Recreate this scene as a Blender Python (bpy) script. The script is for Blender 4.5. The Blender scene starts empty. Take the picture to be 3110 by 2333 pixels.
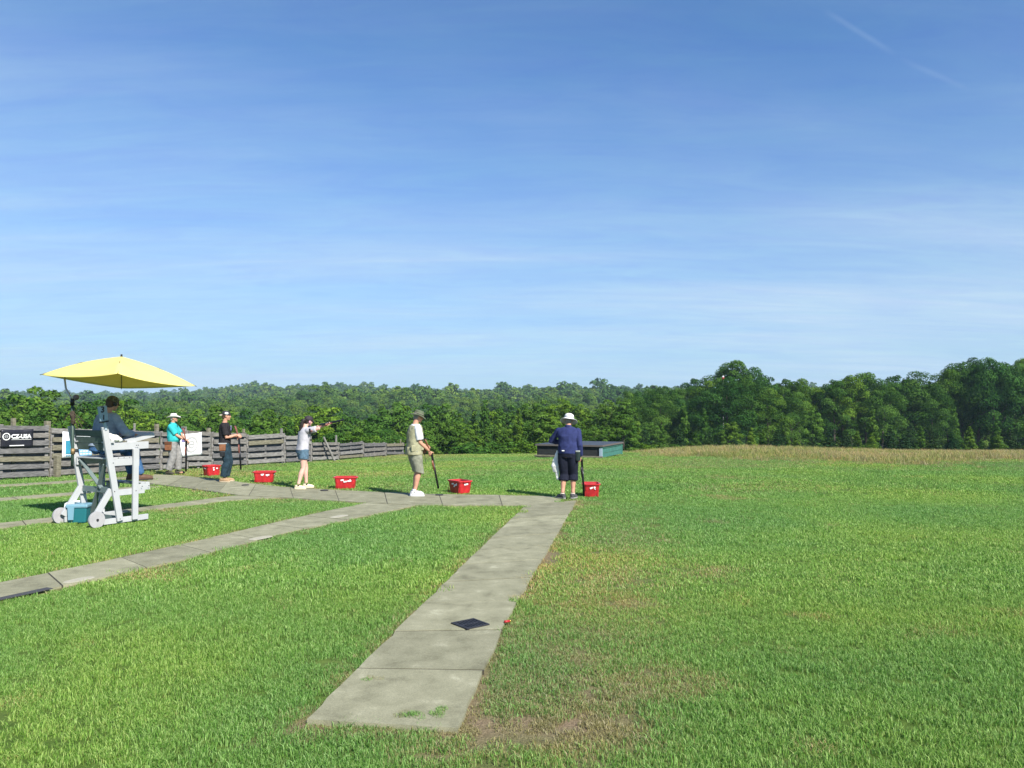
import bpy, bmesh, math, random
import numpy as np
from mathutils import Vector, Matrix, noise as mnoise
R = math.radians
random.seed(7); rng = np.random.default_rng(11)
scene = bpy.context.scene
COL = scene.collection

# ---------------------------------------------------------------- camera
F, CH, PITCH = 2420.0, 1.88, math.atan(65.5/2420)
cam_d = bpy.data.cameras.new('camera'); cam = bpy.data.objects.new('camera', cam_d); COL.objects.link(cam)
cam.location = (0, 0, CH); cam.rotation_euler = (math.pi/2 + PITCH, 0, 0)
cam_d.sensor_width = 36; cam_d.lens = 36*F/3110; cam_d.clip_start = .05; cam_d.clip_end = 9000
scene.camera = cam
# ---------------------------------------------------------------- light
SUN_AZ, SUN_EL = R(143), R(40)
world = bpy.data.worlds.new("World"); scene.world = world; world.use_nodes = True
sun_d = bpy.data.lights.new('sun', 'SUN'); sun_d.energy = 4.6; sun_d.angle = R(.53); sun_d.color = (1, .95, .86)
sun = bpy.data.objects.new('sun', sun_d); COL.objects.link(sun)
sv = Vector((math.sin(SUN_AZ)*math.cos(SUN_EL), math.cos(SUN_AZ)*math.cos(SUN_EL), math.sin(SUN_EL)))
sun.rotation_euler = sv.to_track_quat('Z', 'Y').to_euler(); sun.location = (20, -20, 30)
scene.view_settings.view_transform = 'Standard'; scene.view_settings.look = 'None'
scene.view_settings.gamma = 1; scene.view_settings.exposure = 0.95; scene.view_settings.use_curve_mapping = False
HAZE = 0.00023

def NT(tree):
    def n(t, **k):
        o = tree.nodes.new(t)
        for a, b in k.items():
            if a.startswith('i_'):
                key = a[2:]; key = int(key) if key.isdigit() else key.replace('_', ' ')
                o.inputs[key].default_value = b
            else: setattr(o, a, b)
        return o
    return n, tree.links.new
def ramp(n, stops):
    r = n('ShaderNodeValToRGB'); e = r.color_ramp.elements
    while len(e) < len(stops): e.new(.5)
    for i, (p, c) in enumerate(stops):
        e[i].position = p; e[i].color = (*c, 1) if len(c) == 3 else c
    return r
def mixc(n, L, f, a, b, bt='MIX'):
    m = n('ShaderNodeMix', data_type='RGBA', blend_type=bt)
    for i, v in ((0, f), (6, a), (7, b)):
        if hasattr(v, 'links'): L(v, m.inputs[i])
        else: m.inputs[i].default_value = v if i == 0 else ((*v, 1) if len(v) == 3 else v)
    return m.outputs[2]

# sky with thin cirrus
wt = world.node_tree; wt.nodes.clear(); n, L = NT(wt)
out = n('ShaderNodeOutputWorld'); bg = n('ShaderNodeBackground', i_Strength=.062)
sky = n('ShaderNodeTexSky', sky_type='NISHITA', sun_disc=False, sun_elevation=SUN_EL, sun_rotation=SUN_AZ,
        air_density=1.0, dust_density=.55, ozone_density=2.2, altitude=100)
tc = n('ShaderNodeTexCoord'); sep = n('ShaderNodeSeparateXYZ'); L(tc.outputs['Generated'], sep.inputs[0])
def math_(op, a, b=None, c=None):
    m = n('ShaderNodeMath', operation=op)
    for i, v in enumerate((a, b, c)):
        if v is None: continue
        if hasattr(v, 'links'): L(v, m.inputs[i])
        else: m.inputs[i].default_value = v
    return m.outputs[0]
zz = math_('MAXIMUM', sep.outputs[2], .0); zd = math_('ADD', zz, .10)
u = math_('DIVIDE', sep.outputs[0], zd); v = math_('DIVIDE', sep.outputs[1], zd)
cb = n('ShaderNodeCombineXYZ'); L(u, cb.inputs[0]); L(v, cb.inputs[1])
mp = n('ShaderNodeMapping'); mp.inputs['Rotation'].default_value = (0, 0, R(-14)); mp.inputs['Scale'].default_value = (.30, .95, 1); L(cb.outputs[0], mp.inputs[0])
n1 = n('ShaderNodeTexNoise', i_Scale=.85, i_Detail=7.0, i_Roughness=.5, i_Distortion=.5); L(mp.outputs[0], n1.inputs['Vector'])
mp2 = n('ShaderNodeMapping'); mp2.inputs['Rotation'].default_value = (0, 0, R(-9)); mp2.inputs['Scale'].default_value = (.5, 3.4, 1); L(cb.outputs[0], mp2.inputs[0])
n2 = n('ShaderNodeTexNoise', i_Scale=1.3, i_Detail=7.0, i_Roughness=.62, i_Distortion=.35); L(mp2.outputs[0], n2.inputs['Vector'])
c1 = ramp(n, [(.40, (0, 0, 0)), (.64, (1, 1, 1))]); L(n1.outputs['Fac'], c1.inputs[0])
c2 = ramp(n, [(.35, (.35,)*3), (.75, (1, 1, 1))]); L(n2.outputs['Fac'], c2.inputs[0])
cl = math_('MULTIPLY', c1.outputs[0], c2.outputs[0])
low = n('ShaderNodeMapRange', interpolation_type='SMOOTHSTEP', i_1=.52, i_2=.04, i_3=.17, i_4=.92); L(zz, low.inputs[0])
cf = math_('MULTIPLY', cl, low.outputs[0])
veil = n('ShaderNodeMapRange', interpolation_type='SMOOTHSTEP', i_1=.44, i_2=.0, i_3=.05, i_4=.66); L(zz, veil.inputs[0])
skc = mixc(n, L, 1.0, sky.outputs[0], (.48, .92, 1.34), 'MULTIPLY')
s1 = mixc(n, L, veil.outputs[0], skc, (4.7, 6.0, 7.2))
s2 = mixc(n, L, cf, s1, (5.2, 6.5, 7.9))
n4 = n('ShaderNodeTexNoise', i_Scale=5.5, i_Detail=8.0, i_Roughness=.72, i_Distortion=.9); L(mp.outputs[0], n4.inputs['Vector'])
mot = n('ShaderNodeMapRange', i_1=.35, i_2=.70, i_3=.93, i_4=1.07); L(n4.outputs['Fac'], mot.inputs[0])
mc = n('ShaderNodeCombineXYZ'); L(mot.outputs[0], mc.inputs[0]); L(mot.outputs[0], mc.inputs[1]); mc.inputs[2].default_value = 1
s3 = mixc(n, L, 1.0, s2, mc.outputs[0], 'MULTIPLY')
def contrail(p, q, wid, amt, base):
    def dirv(px, py): return Vector(((px-1555)/F, 1, -(py-1166.5)/F+PITCH)).normalized()
    a, b = dirv(*p), dirv(*q); nn = a.cross(b).normalized(); mdir = (a+b).normalized(); half = math.cos((a.angle(b))/2)
    d1 = n('ShaderNodeVectorMath', operation='DOT_PRODUCT'); L(tc.outputs['Generated'], d1.inputs[0]); d1.inputs[1].default_value = nn
    ab = math_('ABSOLUTE', d1.outputs['Value']); m1 = n('ShaderNodeMapRange', interpolation_type='SMOOTHSTEP', i_1=wid, i_2=0.0, i_3=0.0, i_4=amt); L(ab, m1.inputs[0])
    d2 = n('ShaderNodeVectorMath', operation='DOT_PRODUCT'); L(tc.outputs['Generated'], d2.inputs[0]); d2.inputs[1].default_value = mdir
    m2 = n('ShaderNodeMapRange', interpolation_type='SMOOTHSTEP', i_1=half-.0006, i_2=half+.0006, i_3=0.0, i_4=1.0); L(d2.outputs['Value'], m2.inputs[0])
    return mixc(n, L, math_('MULTIPLY', m1.outputs[0], m2.outputs[0]), base, (5.2, 6.5, 7.9))
s3 = contrail((2535, 28), (2712, 140), .0045, .09, s3); s3 = contrail((2780, 182), (2930, 250), .0045, .08, s3)
L(s3, bg.inputs[0]); L(bg.outputs[0], out.inputs[0])

# ---------------------------------------------------------------- generic helpers
def tag(o, label=None, cat=None, group=None, kind=None):
    if label: o['label'] = label
    if cat: o['category'] = cat
    if group: o['group'] = group
    if kind: o['kind'] = kind
    return o
def empty(name, loc=(0, 0, 0), rz=0, **k):
    o = bpy.data.objects.new(name, None); COL.objects.link(o); o.location = loc; o.rotation_euler = (0, 0, rz)
    o.empty_display_size = .1
    return tag(o, **k)
def link(name, me, parent=None):
    o = bpy.data.objects.new(name, me); COL.objects.link(o)
    if parent: o.parent = parent
    return o
def npmesh(name, V, Fc, mat=None, smooth=False, attrs=None):
    """V (n,3), Fc (m,k) equal sized faces"""
    me = bpy.data.meshes.new(name); V = np.asarray(V, np.float32); Fc = np.asarray(Fc, np.int32)
    me.vertices.add(len(V)); me.vertices.foreach_set('co', V.ravel())
    if len(Fc):
        m, k = Fc.shape
        me.loops.add(m*k); me.loops.foreach_set('vertex_index', Fc.ravel())
        me.polygons.add(m); me.polygons.foreach_set('loop_start', np.arange(0, m*k, k, dtype=np.int32))
        me.polygons.foreach_set('loop_total', np.full(m, k, np.int32))
        me.polygons.foreach_set('use_smooth', np.full(m, smooth))
    for a, (typ, dat) in (attrs or {}).items():
        at = me.attributes.new(a, typ, 'POINT')
        at.data.foreach_set('vector' if typ == 'FLOAT_VECTOR' else 'value', np.asarray(dat).ravel())
    me.update(calc_edges=True)
    if mat: me.materials.append(mat)
    return me
class MB:
    """collects shapes into one mesh"""
    def __init__(s): s.v = []; s.f = []
    def add(s, vs, fs):
        b = len(s.v); s.v += [tuple(p) for p in vs]; s.f += [tuple(i+b for i in f) for f in fs]; return s
    def box(s, c, size, M=None, taper=1.0):
        x, y, z = [q/2 for q in size]; vs = []
        for k in (-1, 1):
            t = taper if k < 0 else 1
            for (a, b) in ((-1, -1), (1, -1), (1, 1), (-1, 1)): vs.append(Vector((a*x*t, b*y*t, k*z)))
        vs = [(M @ p if M else p) + Vector(c) for p in vs]
        return s.add(vs, [(0, 3, 2, 1), (4, 5, 6, 7), (0, 1, 5, 4), (1, 2, 6, 5), (2, 3, 7, 6), (3, 0, 4, 7)])
    def bar(s, p, q, w, t, up=(0, 0, 1)):
        p, q = Vector(p), Vector(q); d = (q-p); Ln = d.length; d.normalize()
        a = d.cross(Vector(up)); a = a.normalized() if a.length > 1e-4 else Vector((1, 0, 0)); b = a.cross(d).normalized()
        vs = []
        for e in (p, q):
            for (i, j) in ((-1, -1), (1, -1), (1, 1), (-1, 1)): vs.append(e + a*i*t/2 + b*j*w/2)
        return s.add(vs, [(0, 1, 2, 3), (7, 6, 5, 4), (0, 4, 5, 1), (1, 5, 6, 2), (2, 6, 7, 3), (3, 7, 4, 0)])
    def tube(s, pts, rad, seg=10, sq=1.0, cap=True):
        pts = [Vector(p) for p in pts]; N = len(pts)
        if not hasattr(rad, '__len__'): rad = [rad]*N
        ref = Vector((0, 0, 1)); d0 = (pts[1]-pts[0]).normalized()
        if abs(d0.z) > .9: ref = Vector((1, 0, 0))
        vs = []; a = None
        for i, p in enumerate(pts):
            d = (pts[min(i+1, N-1)]-pts[max(i-1, 0)]).normalized()
            a = d.cross(ref) if a is None else (a - d*a.dot(d))
            a.normalize(); b = d.cross(a)
            for k in range(seg):
                t = 2*math.pi*k/seg; vs.append(p + (a*math.cos(t) + b*math.sin(t)*sq)*rad[i])
        fs = [(i*seg+k, i*seg+(k+1) % seg, (i+1)*seg+(k+1) % seg, (i+1)*seg+k) for i in range(N-1) for k in range(seg)]
        if cap:
            vs += [pts[0], pts[-1]]; b = N*seg
            fs += [(b, (k+1) % seg, k) for k in range(seg)] + [(b+1, (N-1)*seg+k, (N-1)*seg+(k+1) % seg) for k in range(seg)]
        return s.add(vs, fs)
    def stack(s, secs, seg=24, pw=2.0):
        """secs: (x,y,z,rx,ry) elliptic rings upwards"""
        vs = []; N = len(secs)
        for (x, y, z, rx, ry) in secs:
            for k in range(seg):
                t = 2*math.pi*k/seg; c, w = math.cos(t), math.sin(t)
                m = (abs(c)**pw + abs(w)**pw)**(-1/pw)
                vs.append((x+rx*c*m, y+ry*w*m, z))
        fs = [(i*seg+k, i*seg+(k+1) % seg, (i+1)*seg+(k+1) % seg, (i+1)*seg+k) for i in range(N-1) for k in range(seg)]
        vs += [secs[0][:3], secs[-1][:3]]; b = N*seg
        fs += [(b, (k+1) % seg, k) for k in range(seg)] + [(b+1, (N-1)*seg+k, (N-1)*seg+(k+1) % seg) for k in range(seg)]
        return s.add(vs, fs)
    def ell(s, c, r, M=None, seg=16, rings=10):
        vs = []; c = Vector(c)
        for i in range(1, rings):
            ph = math.pi*i/rings - math.pi/2
            for k in range(seg):
                t = 2*math.pi*k/seg
                p = Vector((r[0]*math.cos(ph)*math.cos(t), r[1]*math.cos(ph)*math.sin(t), r[2]*math.sin(ph)))
                vs.append((M @ p if M else p) + c)
        fs = [(i*seg+k, i*seg+(k+1) % seg, (i+1)*seg+(k+1) % seg, (i+1)*seg+k) for i in range(rings-2) for k in range(seg)]
        z = Vector((0, 0, r[2])); z = M @ z if M else z
        vs += [c-z, c+z]; b = (rings-1)*seg
        fs += [(b, (k+1) % seg, k) for k in range(seg)] + [(b+1, (rings-2)*seg+k, (rings-2)*seg+(k+1) % seg) for k in range(seg)]
        return s.add(vs, fs)
    def mesh(s, name, mat, smooth=False):
        me = bpy.data.meshes.new(name); me.from_pydata(s.v, [], s.f); me.update()
        if mat: me.materials.append(mat)
        if smooth: me.polygons.foreach_set('use_smooth', [True]*len(me.polygons))
        return me
    def build(s, name, mat, parent=None, smooth=False, bevel=0):
        o = link(name, s.mesh(name, mat, smooth), parent)
        if bevel:
            b = o.modifiers.new('bevel', 'BEVEL'); b.width = bevel; b.segments = 2; b.limit_method = 'ANGLE'
        return o
    def melt(s, name, mat, parent=None, voxel=.01, smooth=3, wrinkle=0, wscale=9, clampz=None, seed=0):
        """fuse all shapes into one continuous surface"""
        me = bpy.data.meshes.new(name); me.from_pydata(s.v, [], s.f); me.update()
        t = bpy.data.objects.new('tmp', me); COL.objects.link(t)
        m = t.modifiers.new('r', 'REMESH'); m.mode = 'VOXEL'; m.voxel_size = voxel
        if smooth:
            q = t.modifiers.new('s', 'SMOOTH'); q.factor = .5; q.iterations = smooth
        dg = bpy.context.evaluated_depsgraph_get()
        me2 = bpy.data.meshes.new_from_object(t.evaluated_get(dg)); me2.name = name
        bpy.data.objects.remove(t); bpy.data.meshes.remove(me)
        N = len(me2.vertices); co = np.empty(N*3, np.float32); me2.vertices.foreach_get('co', co); co = co.reshape(-1, 3)
        if wrinkle:
            no = np.empty(N*3, np.float32); me2.vertices.foreach_get('normal', no); no = no.reshape(-1, 3)
            off = Vector((seed*3.1, seed*1.7, 0))
            w = np.array([mnoise.noise(Vector((p[0]*wscale*1.1, p[1]*wscale*1.1, p[2]*wscale*.75))+off)
                          + .5*mnoise.noise(Vector((p[0]*wscale*2.3, p[1]*wscale*2.3, p[2]*wscale*1.9))+off) for p in co])
            co = co + no*(w*wrinkle)[:, None]
        if clampz is not None: co[:, 2] = np.maximum(co[:, 2], clampz)
        me2.vertices.foreach_set('co', co.ravel()); me2.update()
        me2.materials.clear(); me2.materials.append(mat)
        me2.polygons.foreach_set('use_smooth', [True]*len(me2.polygons))
        return link(name, me2, parent)

MATS = {}
def mat(name, col, rough=.7, noise=0, nscale=8, metal=0, bump=0, col2=None, spec=.4, stretch=(1, 1, 1), coat=0, trans=0):
    if name in MATS: return MATS[name]
    m = bpy.data.materials.new(name); m.use_nodes = True; m.node_tree.nodes.clear(); n, L = NT(m.node_tree)
    out = n('ShaderNodeOutputMaterial'); p = n('ShaderNodeBsdfPrincipled')
    p.inputs['Roughness'].default_value = rough; p.inputs['Metallic'].default_value = metal
    p.inputs['Specular IOR Level'].default_value = spec; p.inputs['Coat Weight'].default_value = coat
    p.inputs['Base Color'].default_value = (*col, 1)
    if noise or bump or col2:
        tc = n('ShaderNodeTexCoord'); mp = n('ShaderNodeMapping'); mp.inputs['Scale'].default_value = stretch
        L(tc.outputs['Object'], mp.inputs[0])
        t = n('ShaderNodeTexNoise', i_Scale=nscale, i_Detail=6.0, i_Roughness=.62); L(mp.outputs[0], t.inputs['Vector'])
        c2 = col2 or tuple(max(0, c*(1-noise)) for c in col); c1 = col if col2 else tuple(c*(1+noise*.6) for c in col)
        r = ramp(n, [(.34, c2), (.66, c1)]); L(t.outputs['Fac'], r.inputs[0]); L(r.outputs[0], p.inputs['Base Color'])
        if bump:
            b = n('ShaderNodeBump', i_Strength=bump, i_Distance=.01); L(t.outputs['Fac'], b.inputs['Height']); L(b.outputs[0], p.inputs['Normal'])
    if trans:
        tr = n('ShaderNodeBsdfTranslucent'); tr.inputs[0].default_value = (*col, 1); mx = n('ShaderNodeMixShader', i_0=trans)
        L(p.outputs[0], mx.inputs[1]); L(tr.outputs[0], mx.inputs[2]); L(mx.outputs[0], out.inputs[0])
    else: L(p.outputs[0], out.inputs[0])
    MATS[name] = m; return m

# ---------------------------------------------------------------- terrain
def hash2(ix, iy, s=0):
    h = (ix.astype(np.int64)*374761393 + iy.astype(np.int64)*668265263 + s*974711) & 0xffffffff
    h = ((h ^ (h >> 13))*1274126177) & 0xffffffff
    return ((h ^ (h >> 16)) & 0xffffff)/0xffffff
def vnoise(x, y, s=0):
    x = np.asarray(x, float); y = np.asarray(y, float)
    ix, iy = np.floor(x), np.floor(y); fx, fy = x-ix, y-iy; fx = fx*fx*(3-2*fx); fy = fy*fy*(3-2*fy)
    a, b, c, d = hash2(ix, iy, s), hash2(ix+1, iy, s), hash2(ix, iy+1, s), hash2(ix+1, iy+1, s)
    return (a*(1-fx)+b*fx)*(1-fy) + (c*(1-fx)+d*fx)*fy
def fbm(x, y, s=0, o=4):
    t = 0; a = .5; tot = 0
    for i in range(o):
        t = t + a*vnoise(x*2**i, y*2**i, s+i*17); tot += a; a *= .55
    return t/tot
def ss(a, b, x):
    t = np.clip((x-a)/(b-a), 0, 1); return t*t*(3-2*t)
YL = [-60, 0, 20, 28, 32, 38, 44, 55, 75, 100, 160, 220, 300, 420, 600, 900, 1300, 2600]
ZL = [0, 0, 0, -.20, -.31, -.46, -1.2, -3.2, -6.5, -8.6, -11, -10.5, -8.5, -5, -1.0, 5, 11, 18]
YR = [-60, 0, 20, 30, 38, 44, 60, 80, 110, 160, 220, 300, 420, 600, 900, 1300, 2600]
ZR = [0, 0, 0, -.08, -.42, -.85, -2.1, -3.0, -4.6, -7.5, -8, -7, -3.5, 1.0, 7, 13, 20]
def T(x, y):
    x = np.asarray(x, float); y = np.asarray(y, float); d = y
    zl, zr = np.interp(d, YL, ZL), np.interp(d, YR, ZR)
    ang = x/np.maximum(d, 12); w = ss(-.16, .10, ang)
    z = zl*(1-w) + zr*w
    z = z + .24*np.exp(-((x-10.5)/5.0)**2-((d-37)/6.0)**2)*ss(28, 36, d)
    far = ss(120, 500, d)
    z = z + far*(fbm(x/260+9, y/260, 5, 3)-.5)*(8 + d*.011)
    z = z - ss(200, 700, d)*6*np.exp(-((ang+.50)/.10)**2)
    z = z + ss(450, 700, d)*3*np.exp(-((ang+.24)/.12)**2)
    return z
def Tz(x, y): return float(T(x, y))
def ray(px, py):
    d = Vector(((px-1555)/F, 1, -(py-1166.5)/F)); c, s_ = math.cos(PITCH), math.sin(PITCH)
    return Vector((d.x, d.y*c - d.z*s_, d.y*s_ + d.z*c))
def G(px, py):
    """where the sight line of the photo meets the lawn"""
    r = ray(px, py); t = CH/-r.z
    for _ in range(12):
        p = r*t; t += (p.z+CH - Tz(p.x, p.y))/(-r.z)*.9
    p = r*t; return Vector((p.x, p.y, Tz(p.x, p.y)))
def at(px, py, d):
    r = ray(px, py); return Vector((r.x/r.y*d, d, CH + r.z/r.y*d))

# paths: (left edge pixels, right edge pixels)
def P(*pts): return [G(*p) for p in pts]
paths = {
 'front': (P((930, 2195), (1265, 1862), (1440, 1688), (1596, 1538)), P((1388, 2222), (1552, 1862), (1650, 1697), (1752, 1522))),
 'cross': (P((1700, 1510), (1530, 1506), (1300, 1503), (1160, 1497), (1000, 1489), (860, 1481), (740, 1468), (640, 1456), (560, 1447), (470, 1443)),
           P((1706, 1537), (1540, 1537), (1270, 1537), (1130, 1530), (990, 1521), (850, 1513), (730, 1507), (600, 1488), (500, 1476), (440, 1468))),
 'four': (P((-130, 1800), (0, 1772), (294, 1713), (588, 1647), (882, 1578), (1110, 1529)), P((-130, 1853), (0, 1823), (329, 1753), (588, 1693), (882, 1616), (1260, 1537))),
 'three': (P((-130, 1605), (0, 1591), (400, 1547), (690, 1509), (760, 1503)), P((-130, 1622), (0, 1606), (400, 1557), (700, 1521), (850, 1513))),
 'two': (P((-130, 1524), (0, 1514), (220, 1497), (430, 1477)), P((-130, 1532), (0, 1522), (220, 1505), (490, 1479))),
 'one': (P((-130, 1482), (0, 1474), (200, 1462), (400, 1449)), P((-130, 1487), (0, 1479), (200, 1468), (440, 1452))),
}
polys = []
for k, (a, b) in paths.items(): polys.append(np.array([(p.x, p.y) for p in a] + [(p.x, p.y) for p in reversed(b)]))
def seg_dist(px, py, poly):
    d = np.full(px.shape, 1e9)
    for i in range(len(poly)):
        a = poly[i]; b = poly[(i+1) % len(poly)]; ab = b-a; l = (ab**2).sum()+1e-9
        t = np.clip(((px-a[0])*ab[0]+(py-a[1])*ab[1])/l, 0, 1)
        d = np.minimum(d, np.hypot(px-a[0]-t*ab[0], py-a[1]-t*ab[1]))
    return d
def inside(px, py, poly):
    c = np.zeros(px.shape, bool); j = len(poly)-1
    for i in range(len(poly)):
        xi, yi = poly[i]; xj, yj = poly[j]
        cond = ((yi > py) != (yj > py)); xx = (xj-xi)*(py-yi)/((yj-yi) if yj != yi else 1e-9)+xi
        c ^= cond & (px < xx); j = i
    return c
def path_sd(x, y):
    """signed distance to the paths, negative on concrete"""
    d = np.full(x.shape, 1e9)
    for p in polys:
        q = seg_dist(x, y, p); q = np.where(inside(x, y, p), -q, q); d = np.minimum(d, q)
    return d
bp = G(1665, 2215); bp2 = G(1330, 2290)
def dryness(x, y, sd=None):
    x = np.asarray(x, float); y = np.asarray(y, float)
    nz = fbm(x*.9, y*.9, 3, 4); fine = fbm(x*4.2, y*4.2, 8, 3); big = fbm(x*.22, y*.22, 21, 3)
    d = ss(.66, .84, nz)*.5 + ss(.70, .92, fine)*.30 + ss(.52, .72, big)*.34*ss(9, 22, y)
    # worn strip right of the front path and bare patch at its foot
    ax = -.31+(y-4.6)*.122; w = (x-(ax+.50+.06*(y-4.6)))/(.42+.045*y)
    d += .46*np.exp(-w*w)*ss(3.2, 5, y)*(1-ss(8.5, 17, y))*(.4+1.1*fine)
    d += 1.6*np.exp(-(((x-bp.x)/.38)**2+((y-bp.y)/.14)**2))*(.45+fine)
    d += .6*np.exp(-(((x-bp2.x)/.20)**2+((y-bp2.y)/.08)**2))*(.45+fine)
    d += .35*ss(20, 27, y)*ss(.35, .65, fbm(x*.15, y*.8, 31, 3))
    tan = tanmask(x, y); d = np.maximum(d, tan*.45)
    if sd is not None: d += .9*np.exp(-np.maximum(sd, 0)/.085)*(fine > .40)
    return np.clip(d, 0, 1.3)
def tanmask(x, y):
    e = 28.0 - .10*x + 1.2*np.sin(x*.35) + 5.5*(fbm(x*.45, y*.25+3, 4, 3)-.5)
    return ss(0, 4.5, y-e)*ss(3.5, 9.5, x)*(1-ss(43, 48, y))

# ground sheet
def axis(pts):
    o = []
    for a, b, s in pts:
        o += list(np.arange(a, b-1e-6, s))
    return np.array(o + [pts[-1][1]])
gx = axis([(-2600, -600, 200), (-600, -120, 40), (-120, -32, 6), (-32, -14, 1), (-14, 20, .4), (20, 40, 1), (40, 120, 6), (120, 600, 40), (600, 2600, 200)])
gy = axis([(-60, 0, 4), (0, 46, .4), (46, 140, 2.5), (140, 500, 15), (500, 2600, 60)])
XX, YY = np.meshgrid(gx, gy); xs, ys = XX.ravel(), YY.ravel()
zs = T(xs, ys); sd = path_sd(xs, ys)
zs = zs + (fbm(xs*.6, ys*.6, 44, 3)-.5)*.035*(1-ss(36, 40, ys))*ss(.2, .8, sd) - .012
nx, ny = len(gx), len(gy); ii = (np.arange(ny-1)[:, None]*nx + np.arange(nx-1)[None]).ravel()
gf = np.stack([ii, ii+1, ii+nx+1, ii+nx], 1)
def ground_mat():
    m = bpy.data.materials.new('lawn_soil'); m.use_nodes = True; m.node_tree.nodes.clear(); n, L = NT(m.node_tree)
    out = n('ShaderNodeOutputMaterial'); p = n('ShaderNodeBsdfPrincipled', i_Roughness=.95); p.inputs['Specular IOR Level'].default_value = .1
    at_ = n('ShaderNodeAttribute', attribute_name='dry'); ge = n('ShaderNodeNewGeometry')
    t = n('ShaderNodeTexNoise', i_Scale=9.0, i_Detail=8.0, i_Roughness=.7); L(ge.outputs['Position'], t.inputs['Vector'])
    t2 = n('ShaderNodeTexNoise', i_Scale=60.0, i_Detail=4.0, i_Roughness=.7); L(ge.outputs['Position'], t2.inputs['Vector'])
    g = ramp(n, [(.3, (.045, .085, .014)), (.7, (.12, .19, .038))]); L(t.outputs[0], g.inputs[0])
    s_ = ramp(n, [(.3, (.14, .10, .062)), (.7, (.29, .22, .14))]); L(t2.outputs[0], s_.inputs[0])
    c = mixc(n, L, at_.outputs['Fac'], g.outputs[0], s_.outputs[0]); L(c, p.inputs[0])
    b = n('ShaderNodeBump', i_Strength=.7, i_Distance=.03); L(t2.outputs[0], b.inputs['Height']); L(b.outputs[0], p.inputs['Normal'])
    L(p.outputs[0], out.inputs[0]); return m
gme = npmesh('ground', np.stack([xs, ys, zs], 1), gf, ground_mat(), True, {'dry': ('FLOAT', np.clip(dryness(xs, ys, sd), 0, 1))})
tag(link('ground', gme), kind='structure')

# ---------------------------------------------------------------- concrete paths
def concrete():
    m = bpy.data.materials.new('concrete'); m.use_nodes = True; m.node_tree.nodes.clear(); n, L = NT(m.node_tree)
    out = n('ShaderNodeOutputMaterial'); p = n('ShaderNodeBsdfPrincipled', i_Roughness=.9); p.inputs['Specular IOR Level'].default_value = .2
    ge = n('ShaderNodeNewGeometry'); oi = n('ShaderNodeObjectInfo')
    a = n('ShaderNodeTexNoise', i_Scale=3.4, i_Detail=9.0, i_Roughness=.66, i_Distortion=.3); L(ge.outputs['Position'], a.inputs['Vector'])
    b = n('ShaderNodeTexNoise', i_Scale=120.0, i_Detail=3.0, i_Roughness=.8); L(ge.outputs['Position'], b.inputs['Vector'])
    r = ramp(n, [(.28, (.145, .140, .095)), (.46, (.225, .220, .152)), (.60, (.265, .258, .182)), (.74, (.39, .38, .285))]); L(a.outputs[0], r.inputs[0])
    r2 = ramp(n, [(.25, (.66, .66, .63)), (.75, (1.34, 1.33, 1.25))]); L(b.outputs[0], r2.inputs[0])
    c = mixc(n, L, 1.0, r.outputs[0], r2.outputs[0], 'MULTIPLY')
    r3 = ramp(n, [(0, (.86,)*3), (1, (1.1,)*3)]); L(oi.outputs['Random'], r3.inputs[0])
    c = mixc(n, L, 1.0, c, r3.outputs[0], 'MULTIPLY'); L(c, p.inputs[0])
    bm = n('ShaderNodeBump', i_Strength=.35, i_Distance=.004); L(b.outputs[0], bm.inputs['Height']); L(bm.outputs[0], p.inputs['Normal'])
    L(p.outputs[0], out.inputs[0]); return m
CONC = concrete(); JOINT = mat('joint_dirt', (.05, .045, .032), .95, .4, 30)
def resample(pts, ts):
    d = [0]
    for a, b in zip(pts, pts[1:]): d.append(d[-1]+(b-a).length)
    o = []
    for t in ts:
        s_ = t*d[-1]
        for i in range(len(pts)-1):
            if s_ <= d[i+1]+1e-9:
                f = (s_-d[i])/(d[i+1]-d[i]); o.append(pts[i].lerp(pts[i+1], f)); break
    return o
def plen(p): return sum((b-a).length for a, b in zip(p, p[1:]))
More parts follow.
